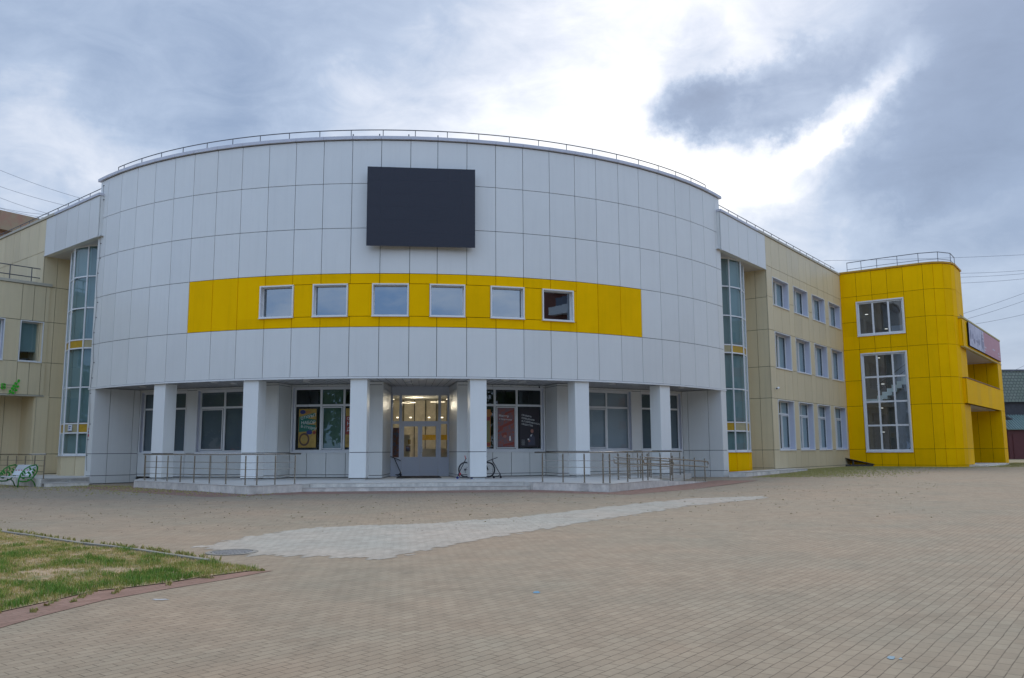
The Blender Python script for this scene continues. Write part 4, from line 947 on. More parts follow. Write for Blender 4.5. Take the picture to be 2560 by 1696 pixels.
# ---- balcony block behind the tower
K0 = Vector((33.25, 61.55)); K1 = Vector((44.95, 76.75)); dK = (K1-K0).normalized(); nK = Vector((dK.y, -dK.x)); LK = (K1-K0).length
b = MB()
for (z0, z1) in ((3.32, 5.2), (7.62, 9.72)):
    wall(b, K0, dK, nK, [.95, 2.0, 3.4, 5.2, 7.0, 8.8, 10.6, 12.4, 14.2, 16.0, LK], [z0, z1]); b.slab(K0, dK, nK, .97, LK, -.35, -.07, z0+.02, z1-.02)
wall(b, K0, dK, nK, [17.0, LK], [-1.45, -.03, 3.32]); wall(b, K0, dK, nK, [17.0, LK], [5.2, 7.62])
b.slab(K0, dK, nK, 17.05, LK-.05, -.5, -.07, -1.4, 9.6, 0)
for (z0, z1, dpt) in ((-1.4, 3.32, 3.4), (5.2, 7.62, 2.2)):
    O_ = K0+dK*16.9; wall(b, O_, -nK, -dK, [0.0, .9, 1.9, 2.9, dpt+.8], [z0, -.03, z1] if z0 < 0 else [z0, z1])
wpart(b, 'balcony_wall', ['yellow', 'joint'], B)
b = MB()
b.slab(K0, dK, nK, 1.0, LK, -4.2, -.1, 3.34, 3.5); b.slab(K0, dK, nK, 1.0, LK, -4.2, -.1, 7.64, 7.8); b.slab(K0, dK, nK, 1.0, LK, -4.2, -.36, 9.55, 9.65)
wpart(b, 'balcony_slab', 'soffit', B)
b = MB(); b.slab(K0, dK, nK, .9, LK+.05, -.4, .06, 9.73, 9.86); b.slab(K0, dK, nK, .95, 17.0, -.38, .05, 5.205, 5.27, 1); b.slab(K0, dK, nK, 1.0, LK, -.2, .04, 7.55, 7.615)
wpart(b, 'balcony_coping', [mat('yellowish_trim', (.50, .40, .12), .5, noise=.12), mat('rusty_edge', (.30, .17, .08), .7, noise=.3, nscale=4)], B)
b = MB(); b.slab(K0, dK, nK, 1.0, LK, -5.0, -4.0, -1.45, 9.6); wpart(b, 'balcony_back_wall', mat('pale_back_wall', (.45, .45, .50), .6, noise=.1), B)
for k in (3.0, 6.5, 10.0, 13.0):
    f = MB(); O_ = K0 - nK*3.98
    for (z0, z1) in ((5.3, 7.2), (-1.3, 1.2)):
        for q in ((k, k+.1, z0, z1), (k+1.9, k+2.0, z0, z1), (k+.95, k+1.05, z0, z1), (k+.1, k+1.9, z1-.1, z1), (k+.1, k+1.9, z0, z0+.1)): f.slab(O_, dK, nK, q[0], q[1], 0, .06, q[2], q[3])
        f.slab(O_, dK, nK, k+.1, k+1.9, 0, .02, z0+.1, z1-.1, 1)
    wpart(f, 'balcony_door', ['pvc', 'dark'], B)
b = MB(); b.tube([V3(K0+dK*1.7-nK*.3, 10.12), V3(K0+dK*13.5-nK*.3, 10.12)], .03, 6)
k = 2.2
while k < 13.6: p = K0+dK*k-nK*.3; b.tube([V3(p, 9.8), V3(p, 10.12)], .022, 6); k += 1.3
wpart(b, 'roof_railing', 'darksteel', B)
for k, z, dp in ((4, 7.60, 1.8), (8.5, 7.60, 1.8), (5, 3.30, 1.5), (9.5, 3.30, 1.5)):
    p = K0+dK*k-nK*dp; b = MB(); b.disc((p.x, p.y, z-.05), (0, 0, 1), .2, .055, 16); wpart(b, 'ceiling_lamp', 'lampoff', B)
b = MB(); b.slab(K0, dK, nK, 1.0, 12.0, -3.9, .9, -1.45, -1.22); b.slab(K0, dK, nK, 2.2, 10.0, .9, 1.3, -1.45, -1.32)
tag(b.build('doorstep', 'stone'), 'low grey stone doorstep under the yellow balcony', 'step')

# banner on the balcony parapet
BN = thing('banner', 'long faded pink and white banner on the parapet above the yellow balcony', 'banner')
b = MB(); b.slab(K0, dK, nK, 2.6, 18.3, .06, .14, 7.78, 9.62); wpart(b, 'banner_back', 'joint', BN)
pink = mat('faded_pink_print', (.56, .29, .32), .6, noise=.05, nscale=1); pale_p = mat('faded_white_print', (.62, .60, .68), .6, noise=.12, nscale=2, tint=(.42, .42, .52)); grey_p = mat('faded_grey_print', (.30, .29, .38), .6, noise=.2, nscale=3)
b = MB(); b.slab(K0, dK, nK, 9.4, 18.25, .142, .146, 7.8, 9.6, 0); b.slab(K0, dK, nK, 2.65, 9.4, .142, .146, 7.8, 9.6, 1)
wpart(b, 'banner_print', [pink, pale_p], BN)
b = MB()
for (s0, z0, w, h) in ((2.9, 8.2, .7, .9), (3.9, 8.35, .6, .55), (4.4, 8.1, .9, .5), (5.6, 8.3, 1.1, .25), (6.6, 8.15, .8, .6), (8.0, 7.85, 1.2, 1.65)): 
    q = [(s0+w*.5*(1+cos(a)*random.uniform(.7, 1.1)), z0+h*.5*(1+sin(a)*random.uniform(.7, 1.1))) for a in [2*pi*i/10 for i in range(10)]]
    b.hexa([V3(K0+dK*s_+nK*.147, z_) for s_, z_ in q], [V3(K0+dK*s_+nK*.150, z_) for s_, z_ in q])
wpart(b, 'banner_picture', grey_p, BN)
b = MB()
for i, (s0, z0, w) in enumerate(((8.4, 9.25, .9), (8.5, 9.0, 1.0), (8.6, 8.7, .8), (9.2, 8.25, 1.2), (9.3, 8.0, .8), (13.6, 8.45, 1.4), (16.6, 8.35, .9), (16.8, 8.1, 1.0), (17.3, 8.5, .15))):
    b.slab(K0, dK, nK, s0, s0+w, .151, .154, z0, z0+.12)
wpart(b, 'banner_lettering', mat('pale_lettering', (.62, .52, .58), .6), BN)

# ---- annex of the left wing (two storeys) with its platform
CL = AL + dL*7.2; eA = -nL.copy()          # eA points away from the camera along the recess return
eA = (CL - (CL + nL*1)).normalized()
nA = -dL.copy()                             # face normal of the annex (towards the drum side)
OA = CL + nA*.12
ZA = [3.32, 5.2, 7.58, 9.66]
hA1 = [(-1.03, .22, 5.2, 7.56), (-3.15, -1.82, 5.2, 7.56), (-5.2, -3.95, 5.2, 7.56)]
b = MB(); wall(b, OA, eA, nA, [-14+1.25*k for k in range(0, 10)] + [-1.03, -.40, .22, .45], ZA, hA1)
wall(b, OA+eA*.45, -nA, eA, [0, .12], ZA)
wpart(b, 'annex_wall', ['beige', 'joint'], B)
b = MB(); b.slab(OA, eA, nA, -14, .52, -.4, .08, 9.67, 9.84); wpart(b, 'annex_coping', 'beige2', B, bevel=.01)
b = MB(); b.slab(OA, eA, nA, -14, .48, -.3, .05, 3.24, 3.31); b.slab(OA, eA, nA, -14, .1, -2.0, -.3, 3.28, 3.33); wpart(b, 'annex_canopy_trim', 'beige2', B)
for h in hA1:
    window(OA, eA, nA, *h, depth=.30, proud=.04, fw=.07, rim=.05, blind=('roller', 'teal', 0, 1, .25, 1), room=1.0)
b = MB(); b.slab(OA, eA, nA, -14, .0, -5.0, -1.8, 3.5, 9.6); b.slab(OA, eA, nA, -14, .3, -5.0, -.35, 9.3, 9.6); wpart(b, 'annex_block', 'beige2', B)
b = MB(); wall(b, OA-nA*1.9, eA, nA, [-14, -12, -10, -8, -6, -4.6, -3.3, -2.0, -.9, .05], [-1.4, -.03, 3.3]); wall(b, OA+eA*.05-nA*.0, -nA, -eA, [0.0, .95, 1.9], [-1.4, -.03, 3.3])
wall(b, OA-nA*.02, eA, nA, [.05, .78], [-1.4, -.03, 3.3])
wpart(b, 'annex_lower_wall', ['beige', 'joint'], B)
b = MB(); 
for z in (10.2, 10.75): b.tube([V3(OA+eA*-12-nA*.5, z), V3(OA+eA*.1-nA*.5, z)], .03, 6)
for k in (-11, -9.4, -7.8, -6.2, -4.6, -3.0, -1.6, -.45): p = OA+eA*k-nA*.5; b.tube([V3(p, 9.7), V3(p, 10.75)], .026, 6)
wpart(b, 'roof_railing', 'darksteel', B)

# sign on the annex
lt = thing('green_letter', 'bright green letter on rods over the annex doorway at the left edge', 'letter')
for k in (3.66, 3.82):
    b = MB(); b.tube([V3(OA+eA*-2.4+nA*.06, k), V3(OA+eA*-1.1+nA*.06, k)], .012, 6); wpart(b, 'rod', 'steel', lt)
o = text_mb('В', .44, V3(OA+eA*-1.84+nA*.10, 3.57), eA.to_3d(), (0, 0, 1), 'letter_body', 'sgreen', lt, ext=.04)
lf = thing('leaf_emblem', 'bright green leafy twig emblem right of the green letter', 'emblem')
b = MB(); Pz = lambda s_, z_: V3(OA+eA*s_+nA*.10, z_)
b.tube([Pz(-1.45, 3.30), Pz(-1.25, 3.42), Pz(-1.10, 3.66), Pz(-.98, 4.0)], .02, 6); wpart(b, 'twig', 'sgreen', lf)
for (s_, z_, a, l) in ((-1.33, 3.38, 100, .17), (-1.25, 3.36, 10, .14), (-1.20, 3.55, 120, .17), (-1.12, 3.52, 10, .15), (-1.12, 3.70, 130, .16), (-1.04, 3.72, 20, .15), (-1.06, 3.86, 120, .14), (-.97, 3.98, 75, .18)):
    b = MB(); q = []
    for i in range(12):
        t_ = 2*pi*i/12; x, y = l*.5*(1+cos(t_)), .055*sin(t_)*1.2; q.append((s_+x*cos(rad(a))-y*sin(rad(a)), z_+x*sin(rad(a))+y*cos(rad(a))))
    b.hexa([Pz(*p) for p in q], [Pz(*p)+nA.to_3d()*.03 for p in q]); wpart(b, 'leaf', 'sgreen', lf)

# ------------------------------------------------------------------ big screen on the drum
S0 = Vector((-6.66, 37.52)); S1 = Vector((-1.69, 38.06)); dS = (S1-S0).normalized(); nS = Vector((dS.y, -dS.x)); LS = (S1-S0).length
SCN = thing('display_screen', 'large dark blank video screen fixed high on the white drum', 'screen')
b = MB(); b.slab(S0, dS, nS, .03, LS-.03, -.16, -.003, 9.40, 13.10); wpart(b, 'cabinet', 'screen_edge', SCN)
b = MB()
for i in range(8):
    for j in range(6):
        x0, x1 = LS*i/8, LS*(i+1)/8; z0, z1 = 9.36+3.76*j/6, 9.36+3.76*(j+1)/6; b.slab(S0, dS, nS, x0+.0008, x1-.0008, 0, .03, z0+.0008, z1-.0008)
wpart(b, 'display_face', 'screen', SCN)
b = MB()
for x in (.6, 2.5, 4.4): b.slab(S0, dS, nS, x, x+.1, -.75, -.16, 9.6, 9.7); b.slab(S0, dS, nS, x, x+.1, -.75, -.16, 12.8, 12.9)
wpart(b, 'bracket', 'darksteel', SCN)

# ------------------------------------------------------------------ porch platform and steps
PF = thing('entrance_platform', 'low grey granite porch platform with two steps before the arcade', 'porch')
A_, B_, C_, D_, E_ = LU(-13.05, 20.8), LU(-6.35, 28.75), LU(-4.65, 27.1), LU(4.6, 27.35), LU(7.15, 30.0)
F_, G_, H_ = LU(9.7, 26.75), LU(14.2, 21.2), LU(12.6, 20.0)
top = [LU(-13.9, 17.2), A_, B_, C_, LU(-4.4, 26.5), LU(4.3, 26.6), D_, E_, F_, LU(10.4, 25.9), LU(11.0, 20.6), LU(13.4, 19.2), PP(22.0, 42.5, 1), PP(20.2, 45.8, 1), PP(17.4, 35, 1), LU(0, 16.8), PP(17.4, 35, -1)]
b = MB(); b.prism([tuple(p) for p in top], GZ0-.1, ZP); wpart(b, 'platform', 'tile', PF)
def facing(mb, p, q, z0, z1, w=.55, t_=.03):
    d = (q-p).normalized(); n = Vector((d.y, -d.x)); n = n if n.dot(p-LU(0, 18)) > 0 else -n; L_ = (q-p).length; k = 0
    while k < L_-.02:
        k2 = min(L_, k+w*random.uniform(.95, 1.05)); 
        if L_-k2 < .15: k2 = L_
        mb.slab(p, d, n, k+.003, k2-.003, 0.001, t_, z0, z1); k = k2
b = MB()
for p, q in ((top[0], A_), (A_, B_), (B_, C_)): facing(b, p, q, GZ0-.02, ZP-.006)
wpart(b, 'granite_facing', 'stone', PF); b = MB()
for p, q in ((D_, E_), (E_, F_)): facing(b, p, q, GZ0-.02, ZP-.006)
wpart(b, 'granite_facing', 'stone', PF)
b = MB()
for p, q in ((top[0], A_), (A_, B_), (B_, C_), (D_, E_), (E_, F_)):
    d = (q-p).normalized(); n = Vector((d.y, -d.x)); n = n if n.dot(p-LU(0, 18)) > 0 else -n; b.slab(p, d, n, 0, (q-p).length, -.3, .045, ZP-.004, ZP+.012)
wpart(b, 'edge_slabs', 'paving', PF)
s1 = MB(); facing(s1, LU(-4.4, 26.5), LU(4.3, 26.6), -1.42, ZP-.005, .9); s1.slab(LU(-4.4, 26.5), (LU(4.3, 26.6)-LU(-4.4, 26.5)).normalized(), UF, 0, 8.7, -.3, .045, ZP-.003, ZP+.012, 1); wpart(s1, 'step', ['stone', 'paving'], PF)
s2 = MB(); pr = [LU(-4.72, 26.6), LU(-4.62, 27.0), LU(4.5, 27.1), LU(4.6, 26.7)]; s2.prism([tuple(p) for p in pr], GZ0-.1, -1.425, 1); facing(s2, LU(-4.62, 27.0), LU(4.5, 27.1), GZ0-.02, -1.43, .9)
s2.slab(LU(-4.62, 27.0), (LU(4.5, 27.1)-LU(-4.62, 27.0)).normalized(), UF, 0, 9.12, -.3, .045, -1.424, -1.41, 1); wpart(s2, 'step', ['stone', 'paving'], PF)
# ramp
def zr(p):
    w = Vector(p)-F_; a = (G_-F_); t_ = max(0, min(1, w.dot(a)/a.length_squared)); return ZP + (GZ0+.03-ZP)*t_
Fi, Gi = LU(8.6, 25.6), LU(12.6, 20.6)
b = MB(); q = [LU(9.0, 27.3), F_, G_, Gi, Fi]
b.hexa([V3(p, GZ0-.1) for p in (F_, G_, Gi, Fi)], [V3(F_, ZP-.002), V3(G_, GZ0+.02), V3(Gi, GZ0+.02), V3(Fi, ZP-.002)])
wpart(b, 'ramp', 'tile', PF)
b = MB(); d = (G_-F_).normalized(); n = Vector((d.y, -d.x)); n = n if n.dot(F_-LU(0, 18)) > 0 else -n; L_ = (G_-F_).length
nk = 10
for k in range(nk):
    a0, a1 = L_*k/nk+.003, L_*(k+1)/nk-.003; za, zb = ZP+(GZ0+.02-ZP)*a0/L_, ZP+(GZ0+.02-ZP)*a1/L_
    q = [F_+d*a0, F_+d*a1, F_+d*a1+n*.03, F_+d*a0+n*.03]; b.hexa([V3(p, GZ0-.05) for p in q], [V3(q[0], za), V3(q[1], zb), V3(q[2], zb), V3(q[3], za)])
wpart(b, 'ramp_facing', 'stone', PF)
# red blocks round the porch foot
def offs(pts, w):
    out_ = []
    for i, p in enumerate(pts):
        a = pts[max(0, i-1)]; c = pts[min(len(pts)-1, i+1)]; d = (c-a).normalized(); n = Vector((d.y, -d.x)); n = n if n.dot(p-LU(0, 18)) > 0 else -n; out_.append(p+n*w)
    return out_
line = [LU(-14.6, 18.6), A_, B_, C_+UF*.05, LU(4.6, 27.4), E_, F_, G_+(G_-F_).normalized()*1.2]
o2 = offs(line, 2.0); inn = offs(line, -.1)
b = MB()
for i in range(len(line)-1): b.face([V3(p, gz(p.x, p.y)+.004) for p in (inn[i], inn[i+1], o2[i+1], o2[i])])
tag(b.build('red_border', 'redp'), 'band of reddish blocks around the foot of the porch', 'paved ground', kind='structure')

# ---- stainless railings on the porch
def railing(name, label, cat, posts, hr, rails=(.33, .60, .86), H=1.12, zf=None, group=None, sub=True):
    r = thing(name, label, cat, group=group)
    for (p, z) in posts:
        b = MB(); b.tube([V3(p, z), V3(p, z+H)], .028, 8); b.disc(V3(p, z), (0, 0, 1), .045, .02, 12); b.tube([V3(p, z+H), V3(p, z+H+.07)], .009, 6); wpart(b, 'post', 'steel', r, smooth=False)
    b = MB(); b.tube(hr, .033, 10); wpart(b, 'handrail', 'steel', r, smooth=True)
    for h in rails:
        b = MB(); b.tube([V3(p, z+h) for (p, z) in posts], .013, 6); wpart(b, 'rail', 'steel', r)
    return r
z = ZP+.012
PL = [(-13.6, 18.2), (-12.85, 19.8), (-12.2, 19.75+.6), (-11.35, 21.45), (-10.5, 22.5), (-9.6, 23.6), (-8.7, 24.7), (-7.75, 25.85), (-6.85, 27.0), (-6.4, 27.9), (-5.8, 27.5), (-5.0, 26.6)]
A2 = LU(-12.75, 20.6); B2 = LU(-6.4, 28.2); C2 = LU(-4.85, 26.75)
posts = [(LU(-13.5, 18.0), z)] + [(A2 + (B2-A2)*f_, z) for f_ in (.02, .14, .26, .39, .52, .66, .80, .955)] + [(B2+(C2-B2)*f_, z) for f_ in (.12, .5, .93)]
railing('porch_railing', 'stainless railing along the left side of the porch platform', 'railing', posts, [V3(LU(-13.5, 17.4), z+1.19), V3(LU(-13.5, 18.0), z+1.19)] + [V3(A2, z+1.19), V3(B2, z+1.19), V3(C2+(C2-B2)*.05, z+1.19)])
D2 = LU(4.9, 27.2); E2 = LU(7.15, 29.55); F2 = LU(9.3, 26.9)
posts = [(D2+(E2-D2)*f_, z) for f_ in (.04, .36, .68, .95)] + [(E2+(F2-E2)*f_, z) for f_ in (.08, .55, .98)]
railing('porch_railing', 'stainless railing along the right front corner of the porch platform', 'railing', posts, [V3(D2-(E2-D2)*.08, z+1.19), V3(E2, z+1.19), V3(E2+(F2-E2)*.3, z+1.19), V3(F2, z+1.19)])
# rear rail beyond the ramp
ps = [LU(8.7, 24.9), LU(9.4, 23.9), LU(10.1, 22.95), LU(10.9, 22.0), LU(11.7, 21.1), LU(12.5, 20.3), LU(13.2, 19.5)]
railing('porch_railing', 'stainless railing at the back of the porch behind the ramp', 'railing', [(p, z) for p in ps], [V3(ps[0]-(ps[1]-ps[0])*.3, z+1.19), V3(ps[-1]+(ps[-1]-ps[-2])*.2, z+1.19)])
def ramp_rail(label, a, c, n_, ext=.35):
    r = thing('ramp_railing', label, 'railing'); d = (c-a).normalized(); L_ = (c-a).length
    zz = lambda s_: ZP + (GZ0+.03-ZP)*max(0, min(1, s_/L_))
    for k in range(n_):
        s_ = L_*k/(n_-1)*.96+.05; p = a+d*s_; b = MB(); b.tube([V3(p, zz(s_)), V3(p, zz(s_)+1.12)], .028, 8); b.disc(V3(p, zz(s_)), (0, 0, 1), .05, .02, 12); wpart(b, 'post', 'steel', r)
    hi, lo = .98, .72; pts = []
    def at(s_, h): return V3(a+d*s_, zz(s_)+h + (-(s_-L_)*.06 if s_ > L_ else 0))
    e0, e1 = -ext, L_+.25
    pts = [at(e0+.1, hi), at(L_*.5, hi), at(e1-.1, hi), at(e1-.02, hi-.05), at(e1, (hi+lo)/2), at(e1-.02, lo+.05), at(e1-.1, lo), at(L_*.5, lo), at(e0+.1, lo), at(e0+.02, lo+.05), at(e0, (hi+lo)/2), at(e0+.02, hi-.05), at(e0+.1, hi)]
    b = MB(); b.tube(pts, .032, 8); wpart(b, 'handrail', 'steel', r, smooth=True)
    b = MB(); b.tube([at(.05, .10), at(L_*.96, .10)], .012, 6); wpart(b, 'rail', 'steel', r)
ramp_rail('near stainless double handrail sloping down the outer side of the ramp', LU(9.55, 26.6), LU(13.9, 21.5), 6)
ramp_rail('far stainless double handrail sloping down the inner side of the ramp', LU(8.55, 25.5), LU(12.3, 21.0), 6)

# ---- annex platform, steps, railing
AP = thing('side_platform', 'low grey granite platform with steps beside the left bay window', 'porch')
a0, a1 = Vector((-20.75, 41.6)), Vector((-22.0, 39.9)); dd2 = -dL.copy()
dl_ = dL.copy()
pl_ = [a0, a1, a1+dl_*9, a1+dl_*9+eA*6, a0+dl_*4+eA*6, a0+eA*3]
b = MB(); b.prism([tuple(p) for p in [a0-(a0-a1).normalized()*0+dl_*.35, a1+dl_*.35, a1+dl_*9, a1+dl_*9+eA*7, a0+dl_*3+eA*6, Vector((-21.75, 43.3))]], GZ0-.1, -1.19); wpart(b, 'platform', 'tile', AP)
b = MB()
d = dl_; 
for k in range(14): b.slab(a1, d, -eA, .35+k*.62+.003, .35+(k+1)*.62-.003, 0, .03, GZ0-.02, -1.195)
wpart(b, 'granite_facing', 'stone', AP)
for i, (o_, zt) in enumerate(((.0, -1.38), (.35, -1.19))):
    b = MB(); p, q = a1+dl_*o_, a0+dl_*o_; d = (q-p).normalized(); n = -dl_; L_ = (q-p).length
    for k in range(3): b.slab(p, d, n, L_*k/3+.003, L_*(k+1)/3-.003, -.03, 0, GZ0-.02 if i == 0 else -1.38, zt-.03)
    b.slab(p, d, n, 0, L_, -.4, .02, zt-.028, zt, 1); wpart(b, 'step', ['stone', 'paving'], AP)
ps = [a1+dl_*(.45+1.16*k)+eA*.12 for k in range(7)]
railing('side_railing', 'stainless railing on the left side platform behind the green bench', 'railing', [(p, -1.19) for p in ps], [V3(ps[0]-dl_*.1, -.04), V3(ps[-1], -.04)], H=1.08)

# small platform under the right bay window
b = MB(); q = [Vector((11.9, 46.7)), Vector((12.7, 46.4)), Vector((18.7, 53.9)), Vector((17.6, 54.6))]
RP = thing('side_platform', 'low grey granite platform under the right bay window', 'porch')
b.prism([tuple(p) for p in q], GZ0-.1, -1.24); wpart(b, 'platform', 'tile', RP)
b = MB(); d = (q[2]-q[1]).normalized(); n = Vector((d.y, -d.x)); L_ = (q[2]-q[1]).length
for k in range(14): b.slab(q[1], d, n, L_*k/14+.004, L_*(k+1)/14-.004, .001, .03, GZ0-.05, -1.25)
d = (q[1]-q[0]).normalized(); n = Vector((d.y, -d.x)); b.slab(q[0], d, n, 0, (q[1]-q[0]).length, .001, .03, GZ0-.05, -1.25)
wpart(b, 'granite_facing', 'stone', RP)
b = MB(); q2 = [p + nR*.03 for p in q]; b.prism([tuple(p) for p in (q[0]-Vector((.0,.03)), q[1]+Vector((.03,-.04)), q[2]+nR*.04, q[3])], -1.239, -1.215); wpart(b, 'edge_slabs', 'paving', RP)

# ------------------------------------------------------------------ posters in the windows
def poster(F, s0, s1, z0, z1, name, label, bgm, sgn, build):
    """s runs away from the entrance; sgn=+1 when that is the viewer's right"""
    O_, d, n = F; t_ = thing(name, label, 'poster')
    o0 = -.16
    b = MB(); b.slab(O_, d, n, s0, s1, o0-.0, o0+.003, z0, z1); wpart(b, 'sheet', bgm, t_)
    def Q(u, w, k=1): # u 0..1 from viewer's left, w 0..1 up
        s_ = s0+(s1-s0)*u if sgn > 0 else s1-(s1-s0)*u
        return V3(O_+d*s_+n*(o0+.003+.002*k), z0+(z1-z0)*w)
    build(t_, Q, (d if sgn > 0 else -d).to_3d()); return t_
def pshape(t_, Q, name, m, pts, k=1):
    b = MB(); b.hexa([Q(*p, k) for p in pts], [Q(*p, k+.7) for p in pts]); wpart(b, name, m, t_)
ell = lambda cx, cy, rx, ry, a0=0, n_=18: [(cx+rx*cos(2*pi*i/n_+a0), cy+ry*sin(2*pi*i/n_+a0)) for i in range(n_)]
pc = dict(yel=mat('poster_yellow', (.46, .30, .07), .6, noise=.2, nscale=5), tl=mat('poster_teal', (.03, .17, .12), .6), nb=mat('poster_navy', (.04, .05, .20), .6), rd=mat('poster_red', (.30, .06, .04), .6),
          wh=mat('poster_white', (.75, .78, .76), .6), br=mat('poster_brown', (.12, .07, .05), .6), orr=mat('poster_orange', (.45, .20, .06), .6), mg=mat('poster_maroon', (.19, .12, .13), .6, noise=.6, nscale=9, tint=(.34, .09, .05)),
          dk=mat('poster_dark', (.035, .03, .035), .6), skin=mat('poster_skin', (.38, .17, .13), .6), ol=mat('poster_olive', (.24, .24, .10), .6))
pc['glow'] = pc['wh']
def p1(t_, Q, x):
    pshape(t_, Q, 'colour_field', pc['tl'], [(.02, .40), (.70, .42), (.95, .46), (.98, .58), (.45, .60), (.98, .66), (.98, .72), (.50, .75), (.92, .82), (.90, .90), (.10, .80), (.02, .80)])
    pshape(t_, Q, 'picture', pc['nb'], ell(.22, .92, .16, .055)); pshape(t_, Q, 'picture', pc['orr'], [(.35, .86), (.65, .90), (.70, .94), (.40, .95)])
    pshape(t_, Q, 'picture', pc['br'], ell(.34, .21, .30, .17)); pshape(t_, Q, 'picture', pc['yel'], ell(.33, .21, .21, .12), 2); pshape(t_, Q, 'picture', pc['nb'], ell(.62, .39, .17, .055), 2.5); pshape(t_, Q, 'picture', pc['rd'], ell(.9, .385, .09, .045), 2)
    up = (0, 0, 1)
    import mathutils
    for (tx, u, w, sz, rot) in (('ОТКРЫТ', .12, .715, .20, 13), ('НАБОР', .14, .60, .22, 2), ('В СТУДИИ', .12, .52, .16, -9)):
        xr = x*cos(rad(rot)) + Vector((0, 0, 1))*sin(rad(rot)); ur = -x*sin(rad(rot)) + Vector((0, 0, 1))*cos(rad(rot))
        text_mb(tx, sz, Q(u, w, 4), xr, ur, 'lettering', pc['wh'], t_, ext=.001)
    for i in range(6):
        pshape(t_, Q, 'small_print', pc['ol'], [(.2, .17+.016*i), (.48, .17+.016*i), (.48, .175+.016*i), (.2, .175+.016*i)], 3)
poster(F3, 2.50, 3.42, .22, 2.15, 'poster', 'yellow and teal class poster in the window left of the entrance', pc['yel'], -1, p1)
def p2(t_, Q, x):
    pshape(t_, Q, 'colour_field', pc['rd'], [(.0, .33), (1, .30), (1, .82), (0, .80)])
    for (tx, w, sz) in (('ОТКРЫТ', .70, .20), ('НАБОР', .56, .26), ('ДЕТЕЙ', .42, .24)): text_mb(tx, sz, Q(.08, w, 4), x, (0, 0, 1), 'lettering', pc['wh'], t_, ext=.001)
    for i in range(6): pshape(t_, Q, 'small_print', pc['br'], [(.08, .08+.035*i), (.6, .08+.035*i), (.6, .09+.035*i), (.08, .09+.035*i)], 2)
poster(F3, .12, .98, .22, 2.15, 'poster', 'yellow and red class poster half hidden by the pillar left of the entrance', pc['yel'], -1, p2)
def p3(t_, Q, x):
    pshape(t_, Q, 'colour_field', pc['ol'], [(.04, .13), (.96, .13), (.96, .72), (.04, .72)])
    pshape(t_, Q, 'colour_field', pc['rd'], [(.04, .03), (.96, .03), (.96, .11), (.04, .08)]); pshape(t_, Q, 'colour_field', pc['rd'], [(.04, .70), (.96, .70), (.96, .80), (.04, .80)], 2)
    pshape(t_, Q, 'picture', pc['orr'], ell(.8, .88, .3, .07), 2)
poster(F4, .08, .84, .20, 2.10, 'poster', 'red and white poster in the left pane of the window right of the entrance', pc['orr'], 1, p3)
def p4(t_, Q, x):
    for q in ([(.1, .45), (.95, .62), (.95, .70), (.1, .52)], [(.4, .82), (.98, .92), (.98, .97), (.45, .88)], [(.0, .36), (.3, .45), (.3, .5), (.0, .42)], [(.3, .02), (.98, .06), (.98, .14), (.3, .06)], [(.25, .26), (.55, .30), (.5, .38), (.28, .36)]): pshape(t_, Q, 'picture', pc['rd'], q)
    pshape(t_, Q, 'picture', pc['wh'], [(.68, .16), (.78, .16), (.76, .28), (.70, .28)], 2); pshape(t_, Q, 'picture', pc['skin'], ell(.42, .27, .10, .04), 2)
    xr = x*cos(rad(4))+Vector((0, 0, 1))*sin(rad(-4)); text_mb('Мастер', .15, Q(.06, .78, 4), xr, (0, 0, 1), 'lettering', pc['wh'], t_, ext=.001); text_mb('и творчество', .11, Q(.08, .70, 4), xr, (0, 0, 1), 'lettering', pc['wh'], t_, ext=.001)
poster(F4, 1.22, 2.13, .2, 2.18, 'poster', 'reddish painterly event poster in the middle pane right of the entrance', pc['mg'], 1, p4)
def p5(t_, Q, x):
    for i, tx in enumerate(('ПРАВИЛА', 'ПОВЕДЕНИЯ', 'В СОВРЕМЕННОМ', 'ОБЩЕСТВЕ')):
        xr = x*cos(rad(10))-Vector((0, 0, 1))*sin(rad(10)); ur = x*sin(rad(10))+Vector((0, 0, 1))*cos(rad(10))
        text_mb(tx, .115, Q(.10, .80-.075*i, 4), xr, ur, 'lettering', pc['wh'], t_, ext=.001)
    pshape(t_, Q, 'picture', mat('print_suit', (.07, .07, .10), .6), [(.42, .05), (.78, .05), (.76, .25), (.68, .33), (.56, .33), (.46, .22)], 1)
    pshape(t_, Q, 'picture', pc['skin'], ell(.63, .41, .075, .05), 2); pshape(t_, Q, 'picture', pc['wh'], [(.54, .30), (.64, .34), (.58, .26)], 2.5)
    pshape(t_, Q, 'picture', pc['skin'], ell(.48, .16, .05, .03), 3); pshape(t_, Q, 'picture', pc['wh'], ell(.44, .20, .04, .02), 3)
    for i in range(5): pshape(t_, Q, 'small_print', pc['wh'], [(.10, .06+.03*i), (.26, .06+.03*i), (.26, .064+.03*i), (.10, .064+.03*i)], 3)
poster(F4, 2.40, 3.50, .18, 2.2, 'poster', 'dark poster with white lettering and a figure in the right pane of that window', pc['dk'], 1, p5)

